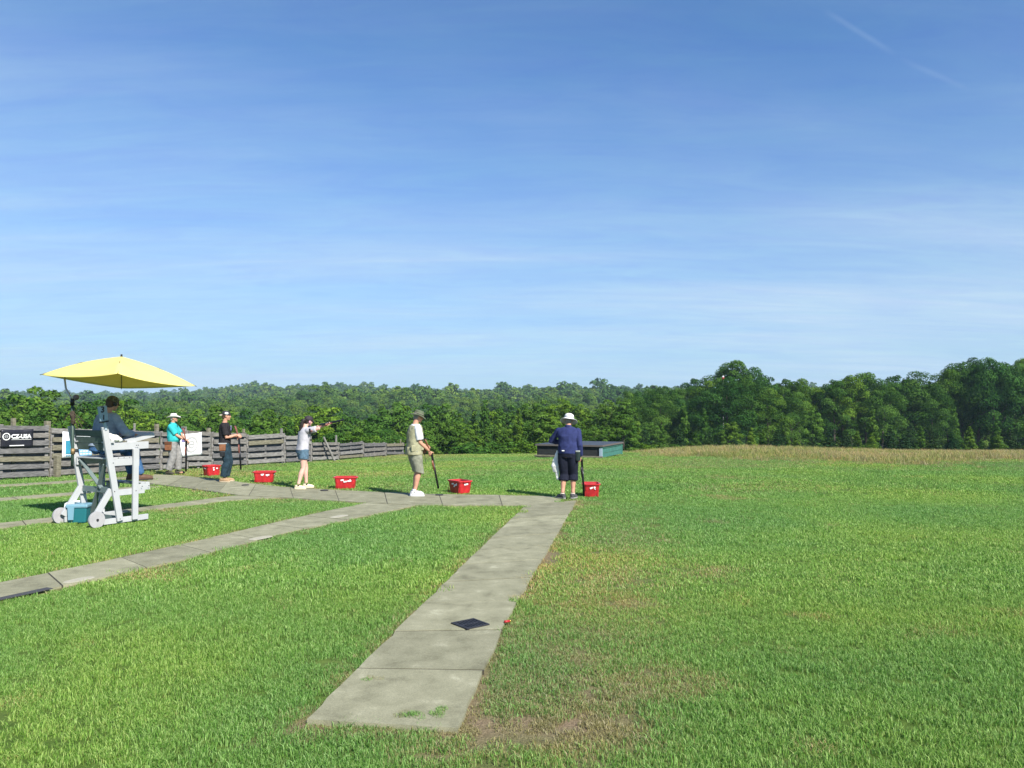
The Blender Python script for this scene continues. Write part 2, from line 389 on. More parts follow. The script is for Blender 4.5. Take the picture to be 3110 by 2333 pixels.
def lay_path(key, lift, step, labelname='path'):
    A, B = paths[key]; Ln = (plen(A)+plen(B))/2; N = max(1, round(Ln/step))
    root = empty(labelname, (0, 0, 0), kind='structure')
    for i in range(N):
        g = (.011 if key == 'front' else .008)/Ln
        ts = [i/N+g, (i+.5)/N, (i+1)/N-g]; ts = [ts[0] if i else 0, ts[1], ts[2] if i < N-1 else 1]
        sub = 8; tt = [ts[0]+(ts[2]-ts[0])*k/sub for k in range(sub+1)]
        a, b = resample(A, tt), resample(B, tt)
        tiltz = random.uniform(-.003, .003)
        vs = []; 
        for k in range(sub+1):
            ja = .030*(vnoise(tt[k]*Ln*5, 1.7, 5)-.5); jb = .030*(vnoise(tt[k]*Ln*5, 7.7, 9)-.5)
            ab = (b[k]-a[k]).normalized(); pa = a[k]+ab*ja; pb = b[k]+ab*jb
            for p_ in (pa, pb): vs.append((p_.x, p_.y, Tz(p_.x, p_.y)+lift+tiltz))
        top = len(vs); vs += [(x, y, z-.09) for (x, y, z) in vs]
        fs = []
        for k in range(sub):
            q = 2*k; fs += [(q, q+2, q+3, q+1), (top+q, top+q+1, top+q+3, top+q+2), (q, top+q, top+q+2, q+2), (q+1, q+3, top+q+3, top+q+1)]
        fs += [(0, 1, top+1, top), (2*sub, top+2*sub, top+2*sub+1, 2*sub+1)]
        me = bpy.data.meshes.new('slab'); me.from_pydata(vs, [], fs); me.materials.append(CONC)
        bmm = bmesh.new(); bmm.from_mesh(me); bmesh.ops.recalc_face_normals(bmm, faces=bmm.faces); bmm.to_mesh(me); bmm.free()
        link('slab', me, root)
        if i < N-1:
            q = [(i+1)/N-g*1.05, (i+1)/N+g*1.05]; a2, b2 = resample(A, q), resample(B, q); dz = lift-.005
            vs2 = [(p_.x, p_.y, Tz(p_.x, p_.y)+dz-o_) for o_ in (0, .05) for p_ in (a2[0], b2[0], b2[1], a2[1])]
            MB().add(vs2, [(0, 1, 2, 3), (7, 6, 5, 4), (0, 4, 5, 1), (1, 5, 6, 2), (2, 6, 7, 3), (3, 7, 4, 0)]).build('joint', JOINT, root)
    return root
lay_path('front', .022, 1.0); lay_path('cross', .018, 1.15); lay_path('four', .013, 1.0)
lay_path('three', .013, 1.0); lay_path('two', .013, 1.1); lay_path('one', .013, 1.2)

# ---------------------------------------------------------------- instanced ground cover
def scatter_object(name, variants, pts, rots, scls, vid, attrs, material):
    """one object: clump shapes and loose points in one mesh, a node group puts a clump on every point"""
    V = []; Fq = []; cid = []; shade = []
    for k, (v, f, s_) in enumerate(variants):
        b = sum(len(a) for a in V); V.append(v); Fq.append(f+b); cid.append(np.full(len(v), k+1)); shade.append(s_)
    nb = sum(len(a) for a in V); V.append(pts); cid.append(-(vid+1)); shade.append(np.zeros(len(pts)))
    V = np.concatenate(V); cid = np.concatenate(cid); shade = np.concatenate(shade)
    N = len(V); rr = np.zeros((N, 3)); rr[nb:] = rots; sc = np.zeros((N, 3)); sc[nb:] = scls
    A = {'cid': ('INT', cid.astype(np.int32)), 'rot': ('FLOAT_VECTOR', rr.astype(np.float32)), 'scl': ('FLOAT_VECTOR', sc.astype(np.float32)),
         'shade': ('FLOAT', shade.astype(np.float32))}
    for a, d in attrs.items():
        q = np.zeros(N, np.float32); q[nb:] = d; A[a] = ('FLOAT', q)
    me = npmesh(name, V, np.concatenate(Fq), material, False, A)
    o = link(name, me)
    ng = bpy.data.node_groups.new(name, 'GeometryNodeTree')
    ng.interface.new_socket('Geometry', in_out='INPUT', socket_type='NodeSocketGeometry')
    ng.interface.new_socket('Geometry', in_out='OUTPUT', socket_type='NodeSocketGeometry')
    n, L = NT(ng); gi = n('NodeGroupInput'); go = n('NodeGroupOutput'); jn = n('GeometryNodeJoinGeometry')
    def attr(nm, t):
        q = n('GeometryNodeInputNamedAttribute', data_type=t); q.inputs[0].default_value = nm; return q.outputs[0]
    ca = attr('cid', 'INT'); ra = attr('rot', 'FLOAT_VECTOR'); sa = attr('scl', 'FLOAT_VECTOR')
    def sepn(val):
        c = n('FunctionNodeCompare', data_type='INT', operation='EQUAL'); L(ca, c.inputs[2]); c.inputs[3].default_value = val
        s_ = n('GeometryNodeSeparateGeometry', domain='POINT'); L(gi.outputs[0], s_.inputs[0]); L(c.outputs[0], s_.inputs[1]); return s_.outputs[0]
    for k in range(len(variants)):
        ip = n('GeometryNodeInstanceOnPoints'); L(sepn(-(k+1)), ip.inputs['Points']); L(sepn(k+1), ip.inputs['Instance'])
        L(ra, ip.inputs['Rotation']); L(sa, ip.inputs['Scale']); L(ip.outputs[0], jn.inputs[0])
    L(jn.outputs[0], go.inputs[0])
    md = o.modifiers.new('scatter', 'NODES'); md.node_group = ng
    return o
def blades(N, radius, h, w, lean=.5, seed=0, segs=2):
    r = np.random.default_rng(seed); rad = radius*np.sqrt(r.random(N)); a = r.random(N)*6.283
    bx, by = rad*np.cos(a), rad*np.sin(a); hh = h*(.45+.75*r.random(N)); ww = w*(.6+.8*r.random(N))
    da = r.random(N)*6.283; ln = lean*hh*(.2+r.random(N)); fa = da+1.57+r.normal(0, .6, N)
    ux, uy = np.cos(fa)*ww/2, np.sin(fa)*ww/2; dx, dy = np.cos(da)*ln, np.sin(da)*ln
    P0 = np.stack([bx-ux, by-uy, -.015+0*bx], 1); P1 = np.stack([bx+ux, by+uy, -.015+0*bx], 1)
    P2 = np.stack([bx+ux*.8+dx*.35, by+uy*.8+dy*.35, hh*.6], 1); P3 = np.stack([bx-ux*.8+dx*.35, by-uy*.8+dy*.35, hh*.6], 1)
    P4 = np.stack([bx+dx, by+dy, hh*(1-.1*lean)], 1)
    V = np.stack([P0, P1, P2, P3, P4], 1).reshape(-1, 3); b = (np.arange(N)*5)[:, None]
    Fq = np.concatenate([b+np.array([[0, 1, 2]]), b+np.array([[0, 2, 3]]), b+np.array([[3, 2, 4]])])
    return V, Fq, np.repeat(r.random(N), 5)
def grass_mat(name, greens, straws, trans=.38):
    m = bpy.data.materials.new(name); m.use_nodes = True; m.node_tree.nodes.clear(); n, L = NT(m.node_tree)
    out = n('ShaderNodeOutputMaterial'); d = n('ShaderNodeBsdfDiffuse'); t = n('ShaderNodeBsdfTranslucent'); gl = n('ShaderNodeBsdfGlossy', i_Roughness=.45)
    a = n('ShaderNodeAttribute', attribute_name='shade'); dr = n('ShaderNodeAttribute', attribute_name='dry', attribute_type='INSTANCER')
    ti = n('ShaderNodeAttribute', attribute_name='tint', attribute_type='INSTANCER')
    g = ramp(n, greens); L(a.outputs['Fac'], g.inputs[0]); s_ = ramp(n, straws); L(a.outputs['Fac'], s_.inputs[0])
    mm = n('ShaderNodeMath', operation='MULTIPLY_ADD', use_clamp=True); L(a.outputs['Fac'], mm.inputs[0]); mm.inputs[1].default_value = -.8; mm.inputs[2].default_value = .4
    ad = n('ShaderNodeMath', operation='ADD'); L(mm.outputs[0], ad.inputs[0]); L(dr.outputs['Fac'], ad.inputs[1])
    # a blade is straw when its clump's dryness beats the blade's own random number
    th = n('ShaderNodeMapRange', i_1=-.12, i_2=.12); sb = n('ShaderNodeMath', operation='SUBTRACT'); L(dr.outputs['Fac'], sb.inputs[0])
    fr = n('ShaderNodeMath', operation='FRACT'); m7 = n('ShaderNodeMath', operation='MULTIPLY'); L(a.outputs['Fac'], m7.inputs[0]); m7.inputs[1].default_value = 7.31
    L(m7.outputs[0], fr.inputs[0]); L(fr.outputs[0], sb.inputs[1]); L(sb.outputs[0], th.inputs[0])
    c = mixc(n, L, th.outputs[0], g.outputs[0], s_.outputs[0])
    tr = ramp(n, [(0, (.82, .92, 1.0)), (.5, (1.03, 1.03, 1)), (1, (1.25, 1.12, .95))]); L(ti.outputs['Fac'], tr.inputs[0])
    c = mixc(n, L, 1.0, c, tr.outputs[0], 'MULTIPLY')
    L(c, d.inputs[0]); L(c, t.inputs[0]); gl.inputs[0].default_value = (.5, .5, .5, 1)
    m1 = n('ShaderNodeMixShader', i_0=trans); L(d.outputs[0], m1.inputs[1]); L(t.outputs[0], m1.inputs[2])
    m2 = n('ShaderNodeMixShader', i_0=.02); L(m1.outputs[0], m2.inputs[1]); L(gl.outputs[0], m2.inputs[2]); L(m2.outputs[0], out.inputs[0])
    return m
GREENS = [(0, (.066, .160, .022)), (.5, (.175, .345, .062)), (1, (.40, .56, .19))]
STRAWS = [(0, (.20, .17, .06)), (.5, (.36, .31, .12)), (1, (.50, .41, .24))]
GM = grass_mat('grass_blades', GREENS, STRAWS)
def field_points(y0, y1, dens, half=.72, pad=1.2, seed=1):
    r = np.random.default_rng(seed); w1 = y1*half+pad; A = 2*w1*(y1-y0); N = int(A*dens)
    x = r.uniform(-w1, w1, N); y = r.uniform(y0, y1, N); k = np.abs(x) < y*half+pad
    return x[k], y[k]
gv = [blades(64, .062, .034, .0036, 1.0, s) for s in (1, 2, 3, 4)] + [blades(64, .115, .037, .0066, .95, s) for s in (5, 6, 7)] + [blades(64, .21, .040, .012, .95, s) for s in (8, 9, 10)]
X, Y, VID, SC = [], [], [], []
for (y0, y1, dens, vs_, sd_) in ((2.6, 8.6, 270, (0, 1, 2, 3), 1), (7.4, 17.5, 95, (4, 5, 6), 2), (15.5, 44, 32, (7, 8, 9), 3)):
    x, y = field_points(y0, y1, dens, seed=sd_); r = np.random.default_rng(sd_+50)
    fade = np.minimum(ss(y0, y0+(1.2 if y0 > 3 else .01), y), 1-ss(y1-1.2, y1+.01, y)) if y1 < 40 else ss(y0, y0+2, y)
    k = r.random(len(x)) < fade; x, y = x[k], y[k]
    X.append(x); Y.append(y); VID.append(r.choice(vs_, len(x))); SC.append(.75+.55*r.random(len(x)))
for (px_, py_, n_, sp_) in ((1235, 2192, 16, .07), (1190, 2215, 20, .10), (1330, 2175, 6, .05), (1115, 2070, 5, .04), (1010, 2215, 10, .08), (1560, 1905, 4, .03)):
    g_ = G(px_, py_); rq = np.random.default_rng(px_)
    X.append(g_.x+rq.normal(0, sp_, n_)); Y.append(g_.y+rq.normal(0, sp_*.6, n_)); VID.append(rq.integers(0, 4, n_)); SC.append(np.full(n_, .62))
NT_ = sum(len(a) for a in X[-6:]); X, Y, VID, SC = map(np.concatenate, (X, Y, VID, SC))
sdp = path_sd(X, Y); edge = -.135 + .205*fbm(X*4.5, Y*4.5, 71, 3)
keep = (sdp > edge)
dry = dryness(X, Y, sdp)
keep &= ~((dry > .85) & (rng.random(len(X)) < .45) & (Y < 8))
keep &= ~((sdp > 0) & (sdp < .075) & (fbm(X*2.6, Y*2.6, 83, 3) > .52) & (rng.random(len(X)) < .75) & (Y < 16))
keep[-NT_:] = True
keep &= (Y < 27.5) | (tanmask(X, Y) < .6)
X, Y, VID, SC, sdp, dry = X[keep], Y[keep], VID[keep], SC[keep], sdp[keep], dry[keep]
Z = T(X, Y) - .012 + .03*(sdp < -.12)
tall = 1 + .9*np.exp(-np.maximum(sdp, 0)/.10)*(fbm(X*3, Y*3, 5, 2) > .5)*(X > 0) + .35*(fbm(X*.8, Y*.8, 91, 3)-.5)
tall = tall*np.where(rng.random(len(X)) < .02, 1.6, 1)
hs = SC*tall*(1-.45*np.clip(dry, 0, 1))
N = len(X); rr = np.zeros((N, 3)); rr[:, 2] = rng.random(N)*6.283
tint = np.clip(.5+.95*(fbm(X*.35, Y*.35, 55, 4)-.5)*2+.25*(rng.random(N)-.5), 0, 1)
lawn = scatter_object('lawn_grass', gv, np.stack([X, Y, Z], 1), rr, np.stack([SC, SC, hs], 1), VID, {'dry': dry, 'tint': tint}, GM)
tag(lawn, 'short mown green lawn grass with straw coloured dry patches', 'grass', kind='stuff')

# tall tan grass field at the right
TG = grass_mat('tall_grass_blades', [(0, (.11, .16, .035)), (.5, (.20, .26, .06)), (1, (.33, .35, .11))], [(0, (.25, .19, .085)), (.5, (.43, .33, .17)), (1, (.56, .46, .25))], .3)
x, y = [], []
r = np.random.default_rng(5); x = r.uniform(4.5, 52, 60000); y = r.uniform(24, 48, 60000)
tm = tanmask(x, y); k = (tm > r.random(len(x))*.8+.1) & (x < y*.76+2); k &= r.random(len(x)) < .42
x, y = x[k], y[k]; N = len(x); sc = .55+.6*r.random(N); sc *= .45+.55*ss(0, 1, tanmask(x, y))*np.clip(.55+.9*fbm(x*.5, y*.5, 6, 3), .4, 1.4)*.8
rr = np.zeros((N, 3)); rr[:, 2] = r.random(N)*6.283
tg = scatter_object('tall_grass', [blades(38, .20, .26, .010, .6, s) for s in (21, 22, 23)], np.stack([x, y, T(x, y)-.02], 1), rr, np.stack([sc+.25]*2+[sc], 1),
                    r.integers(0, 3, N), {'dry': np.clip(-.12+1.0*fbm(x*.3, y*.7, 12, 3), 0, 1), 'tint': r.random(N)}, TG)
tag(tg, 'tall tan seeding grass on the low mound before the right wood', 'grass', kind='stuff')
# rough grass and weeds on the slope beyond the crest
x = r.uniform(-40, 75, 24000); y = r.uniform(49, 78, 24000); k = (np.abs(x) < y*.78+2); x, y = x[k], y[k]; N = len(x)
sc = .5+.7*r.random(N); rr = np.zeros((N, 3)); rr[:, 2] = r.random(N)*6.283
rg = scatter_object('rough_grass', [blades(34, .34, .32, .026, .7, s) for s in (31, 32)], np.stack([x, y, T(x, y)-.03], 1), rr, np.stack([sc+.3]*2+[sc], 1),
                    r.integers(0, 2, N), {'dry': .25+.4*fbm(x*.3, y*.3, 12, 3), 'tint': r.random(N)}, GM)
tag(rg, 'rough unmown grass on the slope behind the lawn crest', 'grass', kind='stuff')

# ---------------------------------------------------------------- trees
def leaf_mat(name, a, b, c, trans=.20):
    m = bpy.data.materials.new(name); m.use_nodes = True; m.node_tree.nodes.clear(); n, L = NT(m.node_tree)
    out = n('ShaderNodeOutputMaterial'); d = n('ShaderNodeBsdfDiffuse'); t = n('ShaderNodeBsdfTranslucent')
    s_ = n('ShaderNodeAttribute', attribute_name='shade'); oi = n('ShaderNodeObjectInfo')
    r1 = ramp(n, [(0, a), (.55, b), (1, c)]); L(s_.outputs['Fac'], r1.inputs[0])
    r2 = ramp(n, [(0, (.62, .78, .85)), (.35, (.90, .95, .9)), (.7, (1.08, 1.04, .9)), (1, (1.42, 1.25, .80))]); L(oi.outputs['Random'], r2.inputs[0])
    cc = mixc(n, L, 1.0, r1.outputs[0], r2.outputs[0], 'MULTIPLY'); L(cc, d.inputs[0]); L(cc, t.inputs[0])
    mx = n('ShaderNodeMixShader', i_0=trans); L(d.outputs[0], mx.inputs[1]); L(t.outputs[0], mx.inputs[2]); L(mx.outputs[0], out.inputs[0])
    return m
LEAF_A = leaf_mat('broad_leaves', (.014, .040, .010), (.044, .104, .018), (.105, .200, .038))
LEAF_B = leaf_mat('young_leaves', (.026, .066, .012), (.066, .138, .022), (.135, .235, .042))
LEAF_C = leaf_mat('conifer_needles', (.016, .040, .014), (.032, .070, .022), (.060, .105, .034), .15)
BARK = mat('bark', (.065, .053, .042), .9, .4, 6, bump=.5, stretch=(4, 4, 1))
def leaves_on(centers, radii, per, size, r, outward=.65, flat=1.0, under=.0):
    """leaf quads spread through puffs"""
    K = len(centers); idx = r.choice(K, per, p=(radii**2)/(radii**2).sum())
    d = r.normal(size=(per, 3)); d /= np.linalg.norm(d, axis=1)[:, None]
    fl = (d[:, 2] < -.15) & (r.random(per) < under); d[fl, 2] *= -1
    rad = radii[idx]*(.72+.34*r.random(per)**.8); d2 = d.copy(); d2[:, 2] *= flat
    c = centers[idx]+d2*rad[:, None]
    nrm = d*outward*1.5 + r.normal(size=(per, 3))*.42; nrm[:, 2] += .22; nrm /= np.linalg.norm(nrm, axis=1)[:, None]
    u = np.cross(nrm, r.normal(size=(per, 3))); u /= np.linalg.norm(u, axis=1)[:, None]+1e-9; v = np.cross(nrm, u)
    s_ = size*(.6+.8*r.random(per))[:, None]
    P4 = np.stack([c-u*s_, c-v*s_*.55+nrm*s_*.1, c+u*s_, c+v*s_*.55+nrm*s_*.1], 1).reshape(-1, 3)
    Fq = np.arange(per*4).reshape(-1, 4)
    puff = r.random(K)[idx]; sh = np.clip(.55*puff+.45*r.random(per)+.12*d[:, 2], 0, 1)  # random tone per puff and leaf, plus top light painted into upper leaves
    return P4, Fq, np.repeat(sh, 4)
def crown_broad(seed, H, Wd, base=.22, n=26, per=5200, size=.17, round_=1.0):
    r = np.random.default_rng(seed); C = []; Rd = []
    for i in range(n):
        t = (i+.5)/n; z = H*(base+(1-base)*t); prof = math.sin(math.pi*min(1, (t*.86+.14)))**(.62*round_)
        ang = i*2.4+r.random(); rr_ = Wd*prof*(.42+.58*r.random())
        C.append((rr_*math.cos(ang), rr_*math.sin(ang), z*.94)); Rd.append(Wd*(.20+.24*r.random())*(.70+.40*prof))
    C.append((0, 0, H*.55)); Rd.append(Wd*.55); C.append((0, 0, H*.78)); Rd.append(Wd*.42)
    return leaves_on(np.array(C), np.array(Rd), per, size, r, flat=.8, under=.8)
def crown_narrow(seed, H, Wd, per=3000, size=.15, base=.06, n=22):
    r = np.random.default_rng(seed); C = []; Rd = []
    for i in range(n):
        t = (i+.5)/n; prof = (1-t)**.75*.95+.08; ang = i*2.4+r.random()
        C.append((Wd*prof*.6*math.cos(ang)*r.uniform(.5, 1.15), Wd*prof*.6*math.sin(ang)*r.uniform(.5, 1.15), H*(base+(1-base)*t))); Rd.append(Wd*(.12+.42*prof)*r.uniform(.6, 1.1))
    return leaves_on(np.array(C), np.array(Rd), per, size, r, flat=1.15)
def crown_conifer(seed, H, Wd, per=3600, size=.14):
    r = np.random.default_rng(seed); C = []; Rd = []
    L_ = 13
    for i in range(L_):
        t = i/L_; w = Wd*(1-t)**.9; k = 7 if t < .6 else 4
        for j in range(k):
            a = j*6.283/k+i*.7+r.uniform(-.25, .25)
            for q in (.35, .75): C.append((w*q*math.cos(a), w*q*math.sin(a), H*(.05+.93*t)-q*w*.16)); Rd.append(.10*Wd+.20*w*(1.1-q*.5))
    C.append((0, 0, H*.98)); Rd.append(.1*Wd)
    return leaves_on(np.array(C), np.array(Rd), per, size, r, outward=.4, flat=.45)
def trunk_mesh(seed, H, r0, top=.8, limbs=6, spread=1.2):
    rr_ = random.Random(seed); m = MB(); pts = []; N = 7
    for i in range(N): pts.append((rr_.uniform(-.1, .1)*i/N*H*.2, rr_.uniform(-.1, .1)*i/N*H*.2, -.5+(H*top+.5)*i/(N-1)))
    m.tube(pts, [r0*(1.25-1.1*i/(N-1)) if i else r0*1.5 for i in range(N)], 8)
    for k in range(limbs):
        t = rr_.uniform(.3, .85); i = int(t*(N-1)); p = Vector(pts[i]); a = k*2.4; l = spread*rr_.uniform(.6, 1)
        q = p+Vector((math.cos(a)*l*.6, math.sin(a)*l*.6, l*.5)); e = p+Vector((math.cos(a)*l, math.sin(a)*l, l*1.1))
        m.tube([p, q, e], [r0*.42, r0*.26, r0*.08], 6)
    return m.mesh('trunk', BARK, True)
def crown_mesh(data, material, Hn=12):
    V, Fq, s_ = data; V = V.copy(); V[:, 2] *= Hn/np.percentile(V[:, 2], 99.9)
    return npmesh('crown', V, Fq, material, False, {'shade': ('FLOAT', s_.astype(np.float32))})
protos = {}; PH = {'canopy': 12, 'broad': 12, 'young': 8, 'narrow': 8, 'conifer': 5, 'bush': 2.2}
def addproto(key, crown, material, trunk): protos.setdefault(key, []).append((crown_mesh(crown, material, PH[key]), trunk))
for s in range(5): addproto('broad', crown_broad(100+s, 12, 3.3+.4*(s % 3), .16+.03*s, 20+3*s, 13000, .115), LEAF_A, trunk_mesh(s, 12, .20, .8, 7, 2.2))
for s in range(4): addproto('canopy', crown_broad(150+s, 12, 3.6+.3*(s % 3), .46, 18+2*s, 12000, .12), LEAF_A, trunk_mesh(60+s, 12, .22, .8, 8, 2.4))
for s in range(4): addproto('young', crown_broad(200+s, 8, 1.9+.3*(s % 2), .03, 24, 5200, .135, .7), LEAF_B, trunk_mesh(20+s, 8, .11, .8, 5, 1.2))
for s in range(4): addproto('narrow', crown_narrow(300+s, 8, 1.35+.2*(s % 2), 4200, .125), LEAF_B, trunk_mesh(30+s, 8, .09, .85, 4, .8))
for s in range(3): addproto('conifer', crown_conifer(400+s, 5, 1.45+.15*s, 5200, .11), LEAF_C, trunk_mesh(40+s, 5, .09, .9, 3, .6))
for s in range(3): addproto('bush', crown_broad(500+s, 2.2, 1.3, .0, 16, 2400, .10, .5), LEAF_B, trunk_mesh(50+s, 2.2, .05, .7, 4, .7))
PH = {'canopy': 12, 'broad': 12, 'young': 8, 'narrow': 8, 'conifer': 5, 'bush': 2.2}
NAMES = {'canopy': 'broadleaf_tree', 'broad': 'broadleaf_tree', 'young': 'young_tree', 'narrow': 'sapling_tree', 'conifer': 'conifer_tree', 'bush': 'shrub'}
tr_rand = random.Random(99); placed = []; rows = {}
ZONES = [(-999, 125, 'over the black banner'), (125, 300, 'behind the umbrella pole'), (300, 440, 'behind the seated scorer'), (440, 620, 'behind the turquoise polo man'), (620, 800, 'behind the black T-shirt man'),
         (800, 1050, 'behind the aiming woman'), (1050, 1200, 'left of the khaki vest man'), (1200, 1330, 'behind the khaki vest man'), (1330, 1600, 'between khaki and navy men'), (1600, 1780, 'behind the navy shirt man'),
         (1780, 1920, 'over the green hut'), (1920, 2120, 'just right of the green hut'), (2120, 2330, 'below the wood\'s tallest crown'), (2330, 2560, 'left of the middle skyline'), (2560, 2830, 'between both skyline dips'),
         (2830, 3110, 'right of the second dip'), (3110, 9999, 'at the right picture edge')]
ORD = ['first', 'second', 'third', 'fourth', 'fifth', 'sixth', 'seventh', 'eighth', 'ninth', 'tenth', 'eleventh', 'twelfth']
def finish_labels():
    for (lab, grp), lst in rows.items():
        for a, b, ph in ZONES:
            zl_ = sorted([(p, o) for p, o in lst if a <= p < b], key=lambda t: t[0])
            for i, (p, o) in enumerate(zl_):
                o['label'] = f'{lab} {ph}' + (f', {ORD[min(i, 11)]} from left' if len(zl_) > 1 else '')
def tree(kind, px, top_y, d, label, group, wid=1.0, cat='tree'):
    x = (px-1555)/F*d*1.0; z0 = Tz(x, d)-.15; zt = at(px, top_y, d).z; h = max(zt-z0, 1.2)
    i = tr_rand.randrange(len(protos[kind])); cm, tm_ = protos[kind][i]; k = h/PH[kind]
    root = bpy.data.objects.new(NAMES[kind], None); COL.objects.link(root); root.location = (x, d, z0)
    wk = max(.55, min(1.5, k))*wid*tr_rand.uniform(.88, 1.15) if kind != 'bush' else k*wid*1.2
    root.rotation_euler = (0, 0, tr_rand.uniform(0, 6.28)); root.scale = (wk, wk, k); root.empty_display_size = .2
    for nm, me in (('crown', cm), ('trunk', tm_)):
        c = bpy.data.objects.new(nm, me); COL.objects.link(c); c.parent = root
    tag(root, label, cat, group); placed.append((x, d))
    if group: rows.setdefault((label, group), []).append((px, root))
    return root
SKY = [(1560, 1240), (1700, 1222), (1800, 1208), (1900, 1190), (1960, 1180), (2000, 1172), (2060, 1172), (2100, 1152), (2170, 1142), (2200, 1118), (2240, 1102), (2290, 1112), (2330, 1138), (2400, 1142),
       (2450, 1150), (2480, 1166), (2520, 1148), (2560, 1142), (2650, 1138), (2700, 1150), (2780, 1130), (2830, 1166), (2860, 1130), (2900, 1100), (2950, 1084), (3010, 1090), (3060, 1098), (3110, 1084), (3250, 1075), (3500, 1070)]
sky_y = lambda p: float(np.interp(p, [a for a, _ in SKY], [b for _, b in SKY]))
# tall right-hand wood
W1 = 'round-topped skyline tree'; W2 = 'darker inner woodland tree'
px = 1905; big2 = 0
while px < 3480:
    lab = W1
    if abs(px-2245) < 27 and not big2: big2 = 1; lab = 'tallest round tree standing above the left half of the right-hand wood'
    tree('broad' if px < 2300 or tr_rand.random() < .3 else 'canopy', px, sky_y(px)-2+(tr_rand.uniform(-6, 14) if lab == W1 else -8), tr_rand.uniform(100, 108) if px < 2300 else tr_rand.uniform(98, 103), lab, None if lab != W1 else 'trees of the right-hand wood', .92)
    px += tr_rand.uniform(34, 54)
px = 1880
while px < 3480:
    tree('broad', px, sky_y(px)+(tr_rand.uniform(18, 52) if px < 2430 else tr_rand.uniform(12, 30)), tr_rand.uniform(90, 97) if px < 2430 else tr_rand.uniform(109, 114), W2, 'inner trees of the right-hand wood', .95)
    px += tr_rand.uniform(52, 82)
# front saplings and cedars of the right wood
px = 1900
while px < 3400:
    k = tr_rand.choice(['narrow', 'narrow', 'young', 'conifer'])
    ty = tr_rand.uniform(1215, 1290) if k != 'conifer' else tr_rand.uniform(1262, 1300)
    tree(k, px, ty, tr_rand.uniform(78, 86), {'narrow': 'slender light green sapling', 'young': 'young leafy front tree', 'conifer': 'tall blue-green cedar'}[k], 'saplings before the right-hand wood')
    px += tr_rand.uniform(60, 115) if px < 2430 else tr_rand.uniform(95, 190)
px = 1915
while px < 3350:
    k = 'conifer' if tr_rand.random() < .62 else 'narrow'
    tree(k, px, tr_rand.uniform(1290, 1335), tr_rand.uniform(66, 73), 'low dark bushy cedar' if k == 'conifer' else 'small pale sapling', 'low trees at the foot of the right-hand wood', 1.25 if k == 'conifer' else 1.0)
    px += tr_rand.uniform(34, 58)
# middle belt of young trees beyond the lawn crest
px = 1170
while px < 1930:
    k = tr_rand.choice(['narrow', 'narrow', 'young']); f = (px-1170)/760
    tree(k, px, tr_rand.uniform(1262, 1312)-14*f, tr_rand.uniform(58, 66), 'fresh green front-row tree', 'young trees beyond the lawn crest', 1.05)
    px += tr_rand.uniform(24, 38)
px = 1160
while px < 1960:
    tree(tr_rand.choice(['young', 'narrow', 'young']), px, tr_rand.uniform(1222, 1266)-18*(px-1160)/800, tr_rand.uniform(78, 92), 'taller second-row tree', 'second row beyond the lawn crest', 1.1)
    px += tr_rand.uniform(30, 46)
# trees behind the fence
px = -120
LTOP = [(-120, 1190), (0, 1186), (60, 1174), (110, 1180), (170, 1205), (250, 1215), (330, 1210), (450, 1228), (600, 1236), (700, 1225), (800, 1240), (980, 1228), (1060, 1240), (1200, 1255)]
big1 = 0; lt = lambda p: float(np.interp(p, [a for a, _ in LTOP], [b for _, b in LTOP]))
while px < 1200:
    lab = 'bushy upper tree past the fence'
    if abs(px-60) < 25 and not big1: big1 = 1; lab = 'large pale green tree behind the fence near the left edge'
    tree('young', px, lt(px)+tr_rand.uniform(-8, 30), tr_rand.uniform(72, 84), lab, 'trees behind the board fence' if lab.startswith('bushy') else None, 1.25)
    px += tr_rand.uniform(30, 48)
px = -110
while px < 1190:
    tree(tr_rand.choice(['young', 'narrow', 'young']), px, lt(px)+tr_rand.uniform(28, 76), tr_rand.uniform(52, 60), 'lower leafy tree at the fence', 'lower trees close behind the fence', 1.1)
    px += tr_rand.uniform(40, 62)
for px, ty, d in ((92, 1284, 27), (180, 1288, 28), (780, 1300, 36), (1010, 1312, 39), (1120, 1322, 43)):
    tree('bush', px, ty, d, 'small bright shrub', 'shrubs just above the fence', .8, 'shrub')
for px, ty, d in ((1420, 1345, 50), (1530, 1340, 52), (1600, 1338, 50), (1960, 1345, 56), (2050, 1350, 58)):
    tree('bush', px, ty, d, 'low shrub at the lawn edge', 'shrubs at the far edge of the lawn', 1.2, 'shrub')

finish_labels()
# far forest as one mass
def tr_var(seed, H, Wd, per, size):
    v, f, s_ = crown_broad(seed, H, Wd, .05, 16, per, size, .8); v[:, 2] *= H/np.percentile(v[:, 2], 99.8); return v, f, s_
fvar = [tr_var(600+s, 12, 3.6+.4*(s % 3), 4200, .21) for s in range(4)] + [tr_var(620+s, 12, 4.2+.5*(s % 2), 900, .55) for s in range(3)]
r = np.random.default_rng(77); FX, FY, FV, FS = [], [], [], []
for (d0, d1, dens, vv) in ((105, 330, 1/19., (0, 1, 2, 3)), (330, 1500, 1/85., (4, 5, 6))):
    N = int((d1**2-d0**2)*.80*dens); d = np.sqrt(r.uniform(d0**2, d1**2, N)); a = r.uniform(-.80, .80, N); x, y = d*a*.98, d
    FX.append(x); FY.append(y); FV.append(r.choice(vv, N)); FS.append((.62+.5*r.random(N)) * (1 if d1 < 400 else 1.05))
FX, FY, FV, FS = map(np.concatenate, (FX, FY, FV, FS))
k = ~((FY < 135) & (FX/FY > .12)); FX, FY, FV, FS = FX[k], FY[k], FV[k], FS[k]
N = len(FX); big = (r.random(N) < .06)*.35; FZ = T(FX, FY)-.5; rr = np.zeros((N, 3)); rr[:, 2] = r.random(N)*6.28
